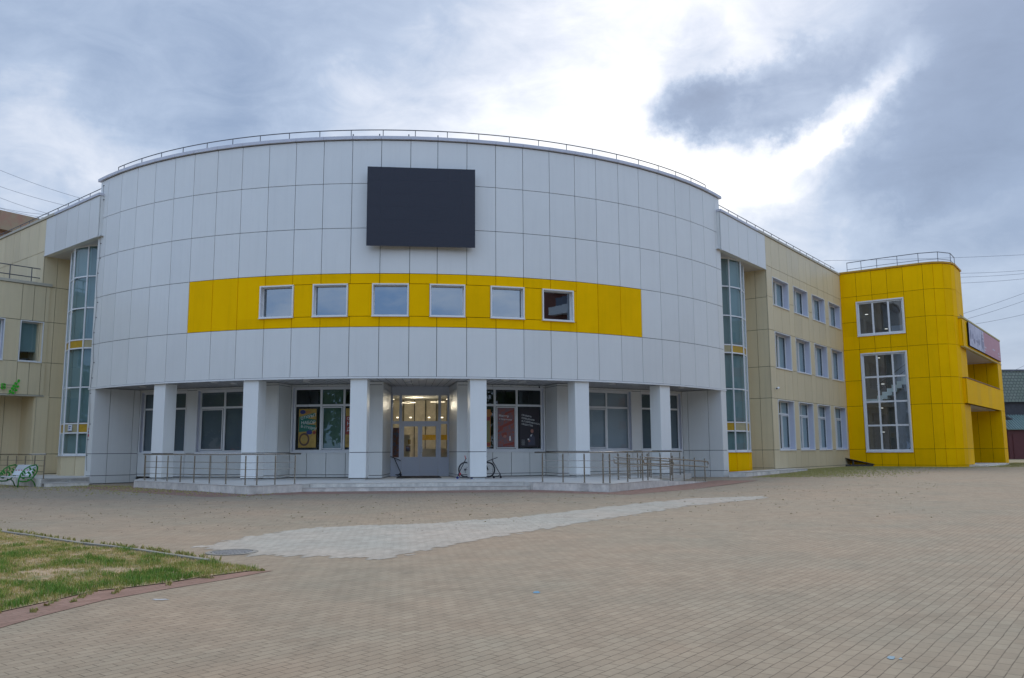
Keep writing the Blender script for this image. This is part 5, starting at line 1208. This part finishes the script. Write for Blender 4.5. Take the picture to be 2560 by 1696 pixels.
# ------------------------------------------------------------------ scooters and bicycle on the porch
def scooter(label, P0, hd, steer, bar, deck, colw='black', zb=ZP+.012):
    """P0 front wheel ground point; hd unit heading of deck (rear->front)"""
    s_ = thing('kick_scooter', label, 'scooter')
    h = Vector(hd).normalized(); sd_ = Vector((-h.y, h.x)); f = Vector((P0[0], P0[1])); r = f - h*deck
    for p in (f, r):
        b = MB(); b.disc(V3(p-sd_*.013, zb+.06), sd_.to_3d(), .058, .026, 20); wpart(b, 'wheel', colw, s_)
    b = MB(); b.slab(r, h, sd_, .08, deck-.12, -.06, .06, zb+.065, zb+.095); b.tube([V3(f-h*.14, zb+.08), V3(f-h*.05, zb+.16), V3(f-h*.03, zb+.22)], .022, 8); wpart(b, 'deck', 'black', s_, bevel=.008)
    top_ = Vector(steer); b = MB(); b.tube([V3(f, zb+.06), V3(f-h*.02, zb+.18), top_], .019, 8); wpart(b, 'stem', 'black', s_, smooth=True)
    b = MB(); bv = Vector(bar); b.tube([top_-bv, top_+bv], .017, 8); wpart(b, 'handlebar', 'black', s_, smooth=True)
    return s_
# leaning scooter left of the doors
scooter('black kick scooter leaning beside the left entrance door', (-5.74, 43.55), (.75, -.65), (-6.10, 43.60, -.33), (-.33, .05, .13), .52)
s2_ = scooter('kick scooter with red clamp and blue wheels lying on its stand left of the pillar', (-2.52, 38.75), (-1, .12), (-2.15, 38.85, -.36), (.01, .26, .03), .66, 'blue')
b = MB(); b.tube([Vector((-2.44, 38.77, -1.10)), Vector((-2.38, 38.78, -.98))], .032, 10); wpart(b, 'clamp', 'red', s2_)
b = MB(); b.tube([Vector((-2.15, 38.85, -.36)), Vector((-2.19, 38.80, -.20))], .018, 8); wpart(b, 'grip', 'red', s2_)
scooter('black kick scooter leaning against the bicycle right of the pillar', (-.56, 39.5), (.9, .3), (-.98, 39.6, -.40), (.27, .0, .10), .34)
# bicycle
BK = thing('bicycle', 'black mountain bicycle parked behind the pillar right of the doors', 'bicycle')
bz = ZP+.012; bf = Vector((-1.17, 40.0)); br_ = Vector((-2.25, 40.35)); hb = (bf-br_).normalized(); sb = Vector((-hb.y, hb.x))
RW = .365
def ringpts(c, r, n_=36): return [V3(c+hb*(r*cos(2*pi*i/n_)), bz+RW+.02+r*sin(2*pi*i/n_)) for i in range(n_+1)]
for c in (bf, br_):
    b = MB(); b.tube(ringpts(c, RW-.02), .026, 8, cap=False); wh = wpart(b, 'wheel', 'black', BK, smooth=True)
    b = MB(); b.tube(ringpts(c, RW-.055), .010, 6, cap=False); wpart(b, 'rim', 'darksteel', wh)
    b = MB()
    for i in range(16):
        a = 2*pi*i/16; b.tube([V3(c, bz+RW+.02), V3(c+hb*(RW-.06)*cos(a), bz+RW+.02+(RW-.06)*sin(a))], .0022, 4)
    b.disc(V3(c-sb*.04, bz+RW+.02), sb.to_3d(), .025, .08, 10); wpart(b, 'spokes', 'steel', wh)
hz = bz+RW+.02
bb = br_+hb*.43; stt = br_+hb*.33; hd_ = bf-hb*.20
b = MB(); X3 = lambda p, z_: V3(p, z_)
b.tube([X3(bb, hz-.04), X3(stt, hz+.44)], .018, 8); b.tube([X3(stt, hz+.42), X3(hd_, hz+.48)], .018, 8); b.tube([X3(bb, hz-.04), X3(hd_+hb*.03, hz+.38)], .022, 8); b.tube([X3(hd_, hz+.50), X3(hd_+hb*.04, hz+.34)], .022, 8)
b.tube([X3(br_, hz), X3(bb, hz-.04)], .012, 8); b.tube([X3(br_, hz), X3(stt, hz+.40)], .010, 8); wpart(b, 'frame', 'black', BK, smooth=True)
b = MB()
for o_ in (-.05, .05): b.tube([X3(bf+sb*o_, hz), X3(hd_+hb*.05+sb*o_, hz+.34)], .016, 8)
b.tube([X3(hd_+hb*.05-sb*.05, hz+.34), X3(hd_+hb*.05+sb*.05, hz+.34)], .018, 8); wpart(b, 'fork', 'black', BK, smooth=True)
b = MB(); b.tube([X3(hd_, hz+.5), X3(hd_+hb*.03, hz+.60)], .014, 8); b.tube([X3(hd_+hb*.03-sb*.32, hz+.62), X3(hd_+hb*.05-sb*.08, hz+.60), X3(hd_+hb*.05+sb*.08, hz+.60), X3(hd_+hb*.03+sb*.32, hz+.62)], .013, 8)
for s_ in (-1, 1): b.tube([X3(hd_+hb*.03+sb*.32*s_, hz+.62), X3(hd_+hb*.02+sb*.22*s_, hz+.62)], .018, 8)
wpart(b, 'handlebar', 'black', BK, smooth=True)
b = MB(); sp0 = stt-hb*.02; b.tube([X3(stt, hz+.42), X3(sp0, hz+.56)], .013, 8); wpart(b, 'seat_post', 'steel', BK)
b = MB(); q = [(-.14, .07), (-.12, .075), (.02, .03), (.13, .018), (.13, -.018), (.02, -.03), (-.12, -.075), (-.14, -.07)]
b.hexa([X3(sp0+hb*x+sb*y, hz+.56) for x, y in q], [X3(sp0+hb*x+sb*y, hz+.61) for x, y in q]); wpart(b, 'saddle', 'black', BK, bevel=.01)
b = MB(); b.disc(X3(bb-sb*.05, hz-.04), sb.to_3d(), .085, .006, 20); b.tube([X3(bb-sb*.07, hz-.04), X3(bb-sb*.07+hb*.06, hz-.19)], .010, 6); b.tube([X3(bb+sb*.07, hz-.04), X3(bb+sb*.07-hb*.06, hz+.11)], .010, 6)
b.disc(X3(br_-sb*.05, hz), sb.to_3d(), .05, .03, 14); b.tube([X3(br_-sb*.05, hz-.03), X3(br_-sb*.05+hb*.02, hz-.14)], .014, 6); wpart(b, 'drivetrain', 'darksteel', BK)

# ------------------------------------------------------------------ bench
ax_ = Vector((-.86, .51)).normalized(); bx = Vector((.51, .86)).normalized()
BE = thing('bench', 'white and green ornamental bench with leaf shaped metal sides by the left platform', 'bench')
b0 = Vector((-23.15, 39.75)); zb = GZ0
for k, e0 in enumerate((0.0, 1.75)):
    o_ = b0 + ax_*e0; b = MB(); Q = lambda y, z_: V3(o_+bx*y, zb+z_)
    b.tube([Q(0, 0), Q(.02, .35), Q(.10, .62), Q(.28, .84), Q(.52, .98), Q(.80, 1.04)], .030, 8)
    b.tube([Q(.80, 1.04), Q(.88, .92), Q(.86, .70), Q(.74, .50), Q(.62, .36), Q(.42, .27), Q(.20, .26), Q(.03, .30)], .032, 8)
    b.tube([Q(.60, .36), Q(.74, .22), Q(.84, 0)], .026, 8); b.tube([Q(.08, .46), Q(.72, .46)], .022, 8)
    b.tube([Q(.10, .50), Q(.30, .60), Q(.55, .80), Q(.78, .92)], .014, 6)
    fr = wpart(b, 'side_frame', 'green', BE, smooth=True)
    b = MB()
    for (y, z_, a, l) in ((.30, .62, 110, .15), (.42, .70, -30, .16), (.55, .80, 110, .14), (.66, .84, -40, .16), (.30, .40, 160, .16), (.45, .38, -70, .12), (.50, .48, 60, .16), (.70, .62, 120, .14), (.2, .55, 100, .13)):
        q = []
        for i in range(10):
            t_ = 2*pi*i/10; x, w = l*.5*(1+cos(t_)), .045*sin(t_); q.append((y+x*cos(rad(a))-w*sin(rad(a)), z_+x*sin(rad(a))+w*cos(rad(a))))
        b = MB(); b.hexa([Q(*p) + ax_.to_3d()*-.008 for p in q], [Q(*p) + ax_.to_3d()*.008 for p in q]); wpart(b, 'leaf', 'green', fr)
b = MB()
for k in range(4): b.slab(b0, ax_, bx, .04, 1.71, .10+k*.13, .215+k*.13, zb+.46, zb+.49)
wpart(b, 'seat', 'benchw', BE, bevel=.004)
b = MB(); bk0 = lambda z_: .60 + .30*(z_-.48)/.55
def bslab(x0, x1, z0, z1):
    p = [(x0, z0), (x1, z0), (x1, z1), (x0, z1)]
    b.hexa([V3(b0+ax_*x+bx*bk0(z_), zb+z_) for x, z_ in p], [V3(b0+ax_*x+bx*(bk0(z_)+.03), zb+z_) for x, z_ in p])
bslab(.04, 1.71, .54, .78); bslab(.04, 1.71, 1.0, 1.03)
k = .04
while k < 1.70: bslab(k, k+.024, .78, 1.0); k += .072
wpart(b, 'backrest', 'benchw', BE)
TP = MB()
for k in range(10): q = bx*(bk0(.77)-.012); TP.slab(b0+q, ax_, -bx, .55+k*.12, .55+(k+1)*.12, -.004, .002, zb+.765-.002*k, zb+.81-.002*k, k % 2)
tag(TP.build('barrier_tape', ['red', 'benchw']), 'red and white striped tape tied along the bench backrest', 'tape')

# ------------------------------------------------------------------ board ramp by the tower
WR = thing('plank_hatch', 'dark weathered sloping board hatch at the foot of the beige wall', 'hatch')
q0 = Vector((24.9, 64.5)); dx = Vector((.985, -.02)).normalized(); dy = Vector((-.1, .99)).normalized(); zg = gz(25, 65)
b = MB()
pa = [q0, q0+dx*2.6, q0+dx*2.6+dy*1.4, q0+dy*1.4]; za = [zg+.72, zg+.14, zg+.14, zg+.72]
b.hexa([V3(p, z_) for p, z_ in zip(pa, za)], [V3(p, z_+.05) for p, z_ in zip(pa, za)]); wpart(b, 'top_board', 'wood', WR)
b = MB(); b.slab(q0, dx, dy, .0, 2.55, .05, .12, zg-.02, zg+.16); b.slab(q0, dx, dy, .02, .12, .05, .14, zg+.16, zg+.68); b.slab(q0, dx, dy, 1.0, 1.1, .05, .14, zg+.16, zg+.46); b.slab(q0, dx, dy, 0, .1, .14, 1.4, zg, zg+.70); wpart(b, 'support', 'wood', WR)

# ------------------------------------------------------------------ small fittings
def camera_fit(p, n, label):
    c = thing('security_camera', label, 'camera'); b = MB(); b.tube([Vector(p), Vector(p)+n.to_3d()*.18], .03, 8); wpart(b, 'arm', 'pvc', c)
    b = MB(); e_ = Vector(p)+n.to_3d()*.2; b.tube([e_+Vector((.06, .05, .03)), e_-Vector((.12, .12, .03))], .065, 12); wpart(b, 'housing', 'pvc', c)
    b = MB(); f_ = e_-Vector((.12, .12, .03)); b.disc(f_, (-.7, -.7, -.17), .05, .01, 12); wpart(b, 'lens', 'black', c)
camera_fit(V3(AR+dR*7.75, 3.85), nR, 'small white security camera on the beige wall below the middle windows')
camera_fit(V3(F4[0]+F4[1]*3.5+F4[2]*.02, 3.28), F4[2], 'tiny security camera over the window right of the entrance')
# black cable with clips down the drum's left end
cb = thing('cable', 'thin black cable clipped down the left end of the white drum', 'cable')
cp = [V3(PT(-41.2+.25*sin(k*1.7), RD+.03), 14.3-k*.8) for k in range(20)]
b = MB(); b.tube(cp, .009, 5); wpart(b, 'cord', 'black', cb)
for p in cp[::2] + cp[1::4]:
    b = MB(); b.tube([p, p+Vector((.16, -.03, -.01))], .02, 6); wpart(b, 'clip', 'black', cb)
# stickers
def plate(name, label, cat, O_, d, n, s0, z0, w, h, mats, extra):
    t_ = thing(name, label, cat); b = MB(); b.slab(O_, d, n, s0, s0+w, 0.0, .012, z0, z0+h); wpart(b, 'board', mats, t_)
    b = MB()
    for (x, z_, ww, hh) in extra: b.slab(O_, d, n, s0+x, s0+x+ww, .0125, .016, z0+z_, z0+z_+hh)
    wpart(b, 'mark', 'red' if 'red' in label else 'blue', t_)
pm_ = [mir(p) for p in (Vector((13.05, 49.42)), Vector((13.95, 50.18)))]
d = (pm_[0]-pm_[1]).normalized(); n = Vector((d.y, -d.x)); n = n if n.dot(-pm_[0]) > 0 else -n
plate('pictogram_plate', 'small square white and blue pictogram plate on the left bay window', 'sign', pm_[1], d, n, .35, 1.22, .34, .32, 'benchw', [(.07, .06, .04, .2), (.11, .1, .1, .04), (.12, .2, .14, .04), (0, -.04, .34, .03)])
e0, e1 = PP(RD, 46.3, -1), PP(RD, 47.95, -1); d = (e0-e1).normalized(); n = Vector((d.y, -d.x)); n = n if n.dot(-e0) > 0 else -n
plate('notice_sticker', 'small red and white sticker on the white pier left of the porch', 'sign', e1, d, n, .12, .85, .17, .42, 'benchw', [(0, 0, .17, .13), (.02, .2, .13, .03), (.02, .26, .13, .03), (0, .38, .17, .04)])

# ------------------------------------------------------------------ surroundings
# right: old house with tiled roof, garage, tree
def tile_mat():
    m = bpy.data.materials.new('roof_tiles'); m.use_nodes = True; t = m.node_tree; b = t.nodes['Principled BSDF']; b.inputs['Roughness'].default_value = .6
    c = t.nodes.new('ShaderNodeTexCoord'); br = t.nodes.new('ShaderNodeTexBrick'); mp_ = t.nodes.new('ShaderNodeMapping'); mp_.inputs['Rotation'].default_value = (rad(90), 0, 0)
    t.links.new(c.outputs['Object'], mp_.inputs[0]); t.links.new(mp_.outputs[0], br.inputs['Vector'])
    br.inputs['Scale'].default_value = 1; br.inputs['Brick Width'].default_value = .42; br.inputs['Row Height'].default_value = .38; br.inputs['Mortar Size'].default_value = .05; br.inputs['Mortar Smooth'].default_value = .6
    br.inputs['Color1'].default_value = (.14, .17, .12, 1); br.inputs['Color2'].default_value = (.18, .20, .15, 1); br.inputs['Mortar'].default_value = (.05, .06, .05, 1)
    t.links.new(br.outputs['Color'], b.inputs['Base Color']); return m
HS = thing('old_house', 'old dark brick house with green tiled mansard roof at the right edge', 'house')
hx0, hx1, hy = 58.5, 80.0, 104.0
b = MB(); b.box((hx0, hy+1.2, GZ0), (hx1, hy+14, 5.8)); wpart(b, 'wall', 'brick', HS)
b = MB(); b.hexa([(hx0-.3, hy+.8, 5.7), (hx1, hy+.8, 5.7), (hx1, hy+15, 5.7), (hx0-.3, hy+15, 5.7)], [(hx0+.1, hy+2.2, 9.7), (hx1, hy+2.2, 9.7), (hx1, hy+13, 9.7), (hx0+.1, hy+13, 9.7)]); wpart(b, 'roof', tile_mat(), HS)
b = MB(); b.box((hx0, hy+2.1, 9.7), (hx1, hy+13.1, 9.9)); wpart(b, 'ridge', 'darksteel', HS)
GR = thing('garage', 'dark red garage with green corrugated roof beside the yellow balcony', 'garage')
b = MB(); b.box((60.5, 103.0, -1.5), (80, 107, 2.2))
for k in range(6): b.box((61+k*2.6, 102.94, -1.3), (61.05+k*2.6, 103.0, 1.6))
wpart(b, 'wall', 'garage', GR)
b = MB(); n_ = 60
for k in range(n_):
    x0 = 60.2+k*.33; b.hexa([(x0, 102.4, 2.25), (x0+.2, 102.4, 2.25), (x0+.2, 107, 5.2), (x0, 107, 5.2)], [(x0, 102.4, 2.34), (x0+.2, 102.4, 2.34), (x0+.2, 107, 5.29), (x0, 107, 5.29)])
b.hexa([(60.2, 102.5, 2.2), (80, 102.5, 2.2), (80, 107, 5.12), (60.2, 107, 5.12)], [(60.2, 102.5, 2.26), (80, 102.5, 2.26), (80, 107, 5.18), (60.2, 107, 5.18)])
wpart(b, 'roof', mat('green_corrugated', (.20, .28, .25), .5, noise=.1, nscale=2), GR)
b = MB(); b.hexa([(59.2, 102.0, 4.2), (60.6, 102.0, 3.4), (60.6, 106, 3.4), (59.2, 106, 6.2)], [(59.2, 102.0, 4.35), (60.6, 102.0, 3.55), (60.6, 106, 3.55), (59.2, 106, 6.35)]); wpart(b, 'side_roof', 'darksteel', GR)
# left: tall panel block
v0 = onz(-60, 515, 24.0); v1 = onz(120, 555, 24.0); d = Vector((v1.x-v0.x, v1.y-v0.y)).normalized(); n = Vector((d.y, -d.x)); O_ = Vector((v0.x, v0.y))
n = n if n.dot(-O_) > 0 else -n
AB = thing('apartment_block', 'tall tan panel apartment block behind the left wing roof', 'building')
b = MB(); b.slab(O_, d, n, -30, 22, -14, -.0, GZ0, 21.3); wpart(b, 'wall', 'brick', AB)
b = MB()
k = -30
while k < 22: b.slab(O_, d, n, k+.02, k+3.18, -.3, .5, 22.1, 24.0); b.slab(O_, d, n, k+.02, k+3.18, -.2, .4, 18.2, 19.4); k += 3.2
b.slab(O_, d, n, -30, 22, -14, -.35, 21.0, 23.9); wpart(b, 'parapet', 'aptwall', AB)
for k in range(-8, 6):
    f = MB(); s_ = k*3.6; f.slab(O_, d, n, s_, s_+1.9, .02, .10, 19.5, 21.2, 0); f.slab(O_, d, n, s_+.1, s_+.9, .101, .11, 19.6, 21.1, 1); f.slab(O_, d, n, s_+1.0, s_+1.8, .101, .11, 19.6, 21.1, 1)
    wpart(f, 'window', ['pvc', mat('blue_glass', (.05, .08, .14), .15) if k == -8 else bpy.data.materials['blue_glass']], AB)

# wires
def wirep(a, c, label, sag=.4, r=.015, far=70):
    A3 = ony(*a, far); C3 = ony(*c, far+6); b = MB(); b.tube([A3 + (C3-A3)*t_ - Vector((0, 0, sag*4*t_*(1-t_))) for t_ in [i/10 for i in range(11)]], r, 5)
    tag(b.build('overhead_wire', 'wire'), label, 'wire', 'overhead wires')
lw = [((-60, 400), (300, 520)), ((-60, 445), (300, 540)), ((-60, 470), (240, 560)), ((-60, 505), (200, 538)), ((-60, 502), (200, 552))]
nm = ['topmost thin wire in the sky over the left wing', 'second wire from the top in the sky over the left wing', 'third wire from the top over the left wing, crossing the lower ones', 'fourth wire over the left wing, the flattest of them', 'lowest wire over the left wing, just above the tan block']
for (a, c), l in zip(lw, nm): wirep(a, c, l)
rw = [((2060, 652), (2640, 633)), ((2380, 684), (2640, 669)), ((2380, 694), (2640, 676)), ((2380, 709), (2640, 688)), ((2390, 790), (2640, 702)), ((2420, 797), (2640, 722)), ((2440, 810), (2640, 765)), ((2515, 935), (2640, 870))]
nm = ['highest thin wire crossing the sky above the yellow tower', 'upper of three close wires right of the tower top', 'middle of three close wires right of the tower top', 'lower of three close wires right of the tower top', 'steep wire right of the tower ending above the banner', 'second steep wire right of the tower, below the first', 'third steep wire right of the tower, just over the banner end', 'faint wire above the green tiled roof at the right edge']
for (a, c), l in zip(rw, nm): wirep(a, c, l, sag=.15, r=.016, far=85)

def leaf_mat(name, c1, c2):
    m = bpy.data.materials.new(name); m.use_nodes = True; t = m.node_tree; b = t.nodes['Principled BSDF']; b.inputs['Roughness'].default_value = .6
    g_ = t.nodes.new('ShaderNodeNewGeometry'); r = t.nodes.new('ShaderNodeMix'); r.data_type = 'RGBA'; t.links.new(g_.outputs['Random Per Island'], r.inputs[0]); r.inputs[6].default_value = (*c1, 1); r.inputs[7].default_value = (*c2, 1)
    t.links.new(r.outputs[2], b.inputs['Base Color']); return m
MT['leaf'] = leaf_mat('leaves', (.04, .08, .02), (.09, .14, .035)); MT['bark'] = mat('bark', (.09, .07, .05), .9, noise=.2)
def tree(x, y, h, r, n_, ls, label, name='tree'):
    T = thing(name, label, 'tree'); zb_ = gz(x, y); b = MB(); rnd = random.Random(int(x*7+y))
    for i in range(6):
        b.tube([(x, y, zb_-.1), (x+.05, y, zb_+h*.25), (x+rnd.uniform(-.25, .25)*r*2, y+rnd.uniform(-.25, .25)*r*2, zb_+h*rnd.uniform(.6, .9))], .05+h*.008, 6)
    wpart(b, 'trunk', 'bark', T)
    b = MB(); cl = [(Vector((x+rnd.gauss(0, r*.5), y+rnd.gauss(0, r*.5), zb_+h*rnd.uniform(.35, .98))), rnd.uniform(.25, .5)*r) for _ in range(26)]
    for _ in range(n_):
        c, cr_ = rnd.choice(cl); v = Vector((rnd.gauss(0, 1), rnd.gauss(0, 1), rnd.gauss(0, 1))).normalized()*cr_*rnd.uniform(.5, 1.0); p = c+v
        a = Vector((rnd.gauss(0, 1), rnd.gauss(0, 1), rnd.gauss(0, 1))).normalized(); u = a.orthogonal().normalized()*ls; w = a.cross(u).normalized()*ls*.6
        b.face([p-u, p-w, p+u, p+w])
    wpart(b, 'crown', 'leaf', T)
tree(67, 122, 13.4, 2.5, 1500, .22, 'thin tree top showing just above the green tiled roof')

# buildings and trees across the plaza, behind the photographer: seen only mirrored in the glass
AP2 = thing('brick_apartment_block', 'red brick apartment block with white balconies across the plaza, mirrored in the windows', 'building')
bx, by0, by1 = 58.0, -30.0, 4.0
b = MB(); b.box((bx, by0, GZ0), (bx+15, by1, 29)); wpart(b, 'wall', mat('red_brick', (.20, .075, .05), .8, noise=.15, nscale=1), AP2)
for fl in range(9):
    for k in range(7):
        y0 = by0+1.4+k*4.7; z0 = .4+fl*3.1
        if k % 3 == 1: b = MB(); b.box((bx-1.2, y0-.3, z0-.5), (bx-.02, y0+3.1, z0+.6)); wpart(b, 'balcony', 'benchw', AP2)
        g = MB(); g.box((bx-.08, y0, z0+.5), (bx-.02, y0+2.0, z0+2.0)); w_ = wpart(g, 'window', bpy.data.materials['blue_glass'], AP2)
for nm_, lab, (x0, x1, y0, y1), H_, wc in (
    ('apartment_block', 'block with orange balconies right of the plaza, mirrored in the windows', (66, 78, 12, 60), 15.5, (.50, .46, .42)),
    ('apartment_block', 'long pale block on the left side of the plaza, mirrored in the windows', (-86, -74, -10, 34), 15.5, (.52, .47, .40)),
    ('apartment_block', 'long grey block far behind the photographer, mirrored in the windows', (-40, 30, -74, -62), 18.0, (.40, .38, .37))):
    Q_ = thing(nm_, lab, 'building'); b = MB(); b.box((x0, y0, GZ0), (x1, y1, H_)); wpart(b, 'wall', mat('far_wall', wc, .8, noise=.12), Q_)
    lx = (y1-y0) if x1-x0 < 20 else (x1-x0)
    for fl in range(5):
        for k in range(int(lx/4.4)):
            u = 1.2+k*4.4; z0 = .2+fl*3.0; o = MB(); g = MB()
            def bx2(m_, u0, u1, p0, p1, za, zb_, mi_=0):
                if x1-x0 < 20:
                    if x0 > 0: m_.box((x0-p1, y0+u0, za), (x0-p0, y0+u1, zb_), mi_)
                    else: m_.box((x1+p0, y0+u0, za), (x1+p1, y0+u1, zb_), mi_)
                else: m_.box((x0+u0, y1+p0, za), (x0+u1, y1+p1, zb_), mi_)
            bx2(g, u, u+1.9, .02, .07, z0+.5, z0+1.9); wpart(g, 'window', bpy.data.materials['blue_glass'], Q_)
            if k % 2: bx2(o, u-.3, u+3.0, .02, 1.1, z0-.5, z0+.55, 0); wpart(o, 'balcony', bpy.data.materials['far_balcony'] if 'far_balcony' in bpy.data.materials else mat('far_balcony', (.55, .18, .08), .7), Q_)
b = MB(); rnd = random.Random(21)
for (cx_, cy_, h_, r_) in [(34, 6, 10, 4), (27, -6, 11, 4.5), (40, -14, 12, 5), (20, -14, 10, 4), (13, -19, 11, 4.5), (6, -20, 11, 4.5), (-2, -20, 12, 4.5), (-10, -18, 12, 5), (-17, -16, 11, 4.5), (-24, -12, 11, 4.5), (-31, -8, 12, 4.5), (-38, -4, 12, 5), (-44, 3, 11, 4.5), (-50, 8, 10, 4.5), (-54, 16, 10, 4.5), (-58, 22, 9, 4), (46, 22, 8, 3.5), (40, 14, 9, 4), (54, 34, 7, 3)]:
    b.tube([(cx_, cy_, GZ0), (cx_, cy_, h_*.6)], .2, 6, 1)
    for _ in range(1500):
        v = Vector((rnd.gauss(0, 1), rnd.gauss(0, 1), rnd.gauss(0, 1))).normalized(); p = Vector((cx_, cy_, h_*.42)) + Vector((v.x*r_, v.y*r_, v.z*h_*.54))*rnd.uniform(.5, 1)
        a = Vector((rnd.gauss(0, 1), rnd.gauss(0, 1), rnd.gauss(0, 1))).normalized(); u = a.orthogonal().normalized()*.42; w = a.cross(u).normalized()*.28
        b.face([p-u, p-w, p+u, p+w])
tag(b.build('tree_belt', ['leaf', 'bark']), 'belt of green trees round the plaza behind the photographer, mirrored in the windows', 'trees', kind='stuff')
print('DONE objects', len(bpy.data.objects))
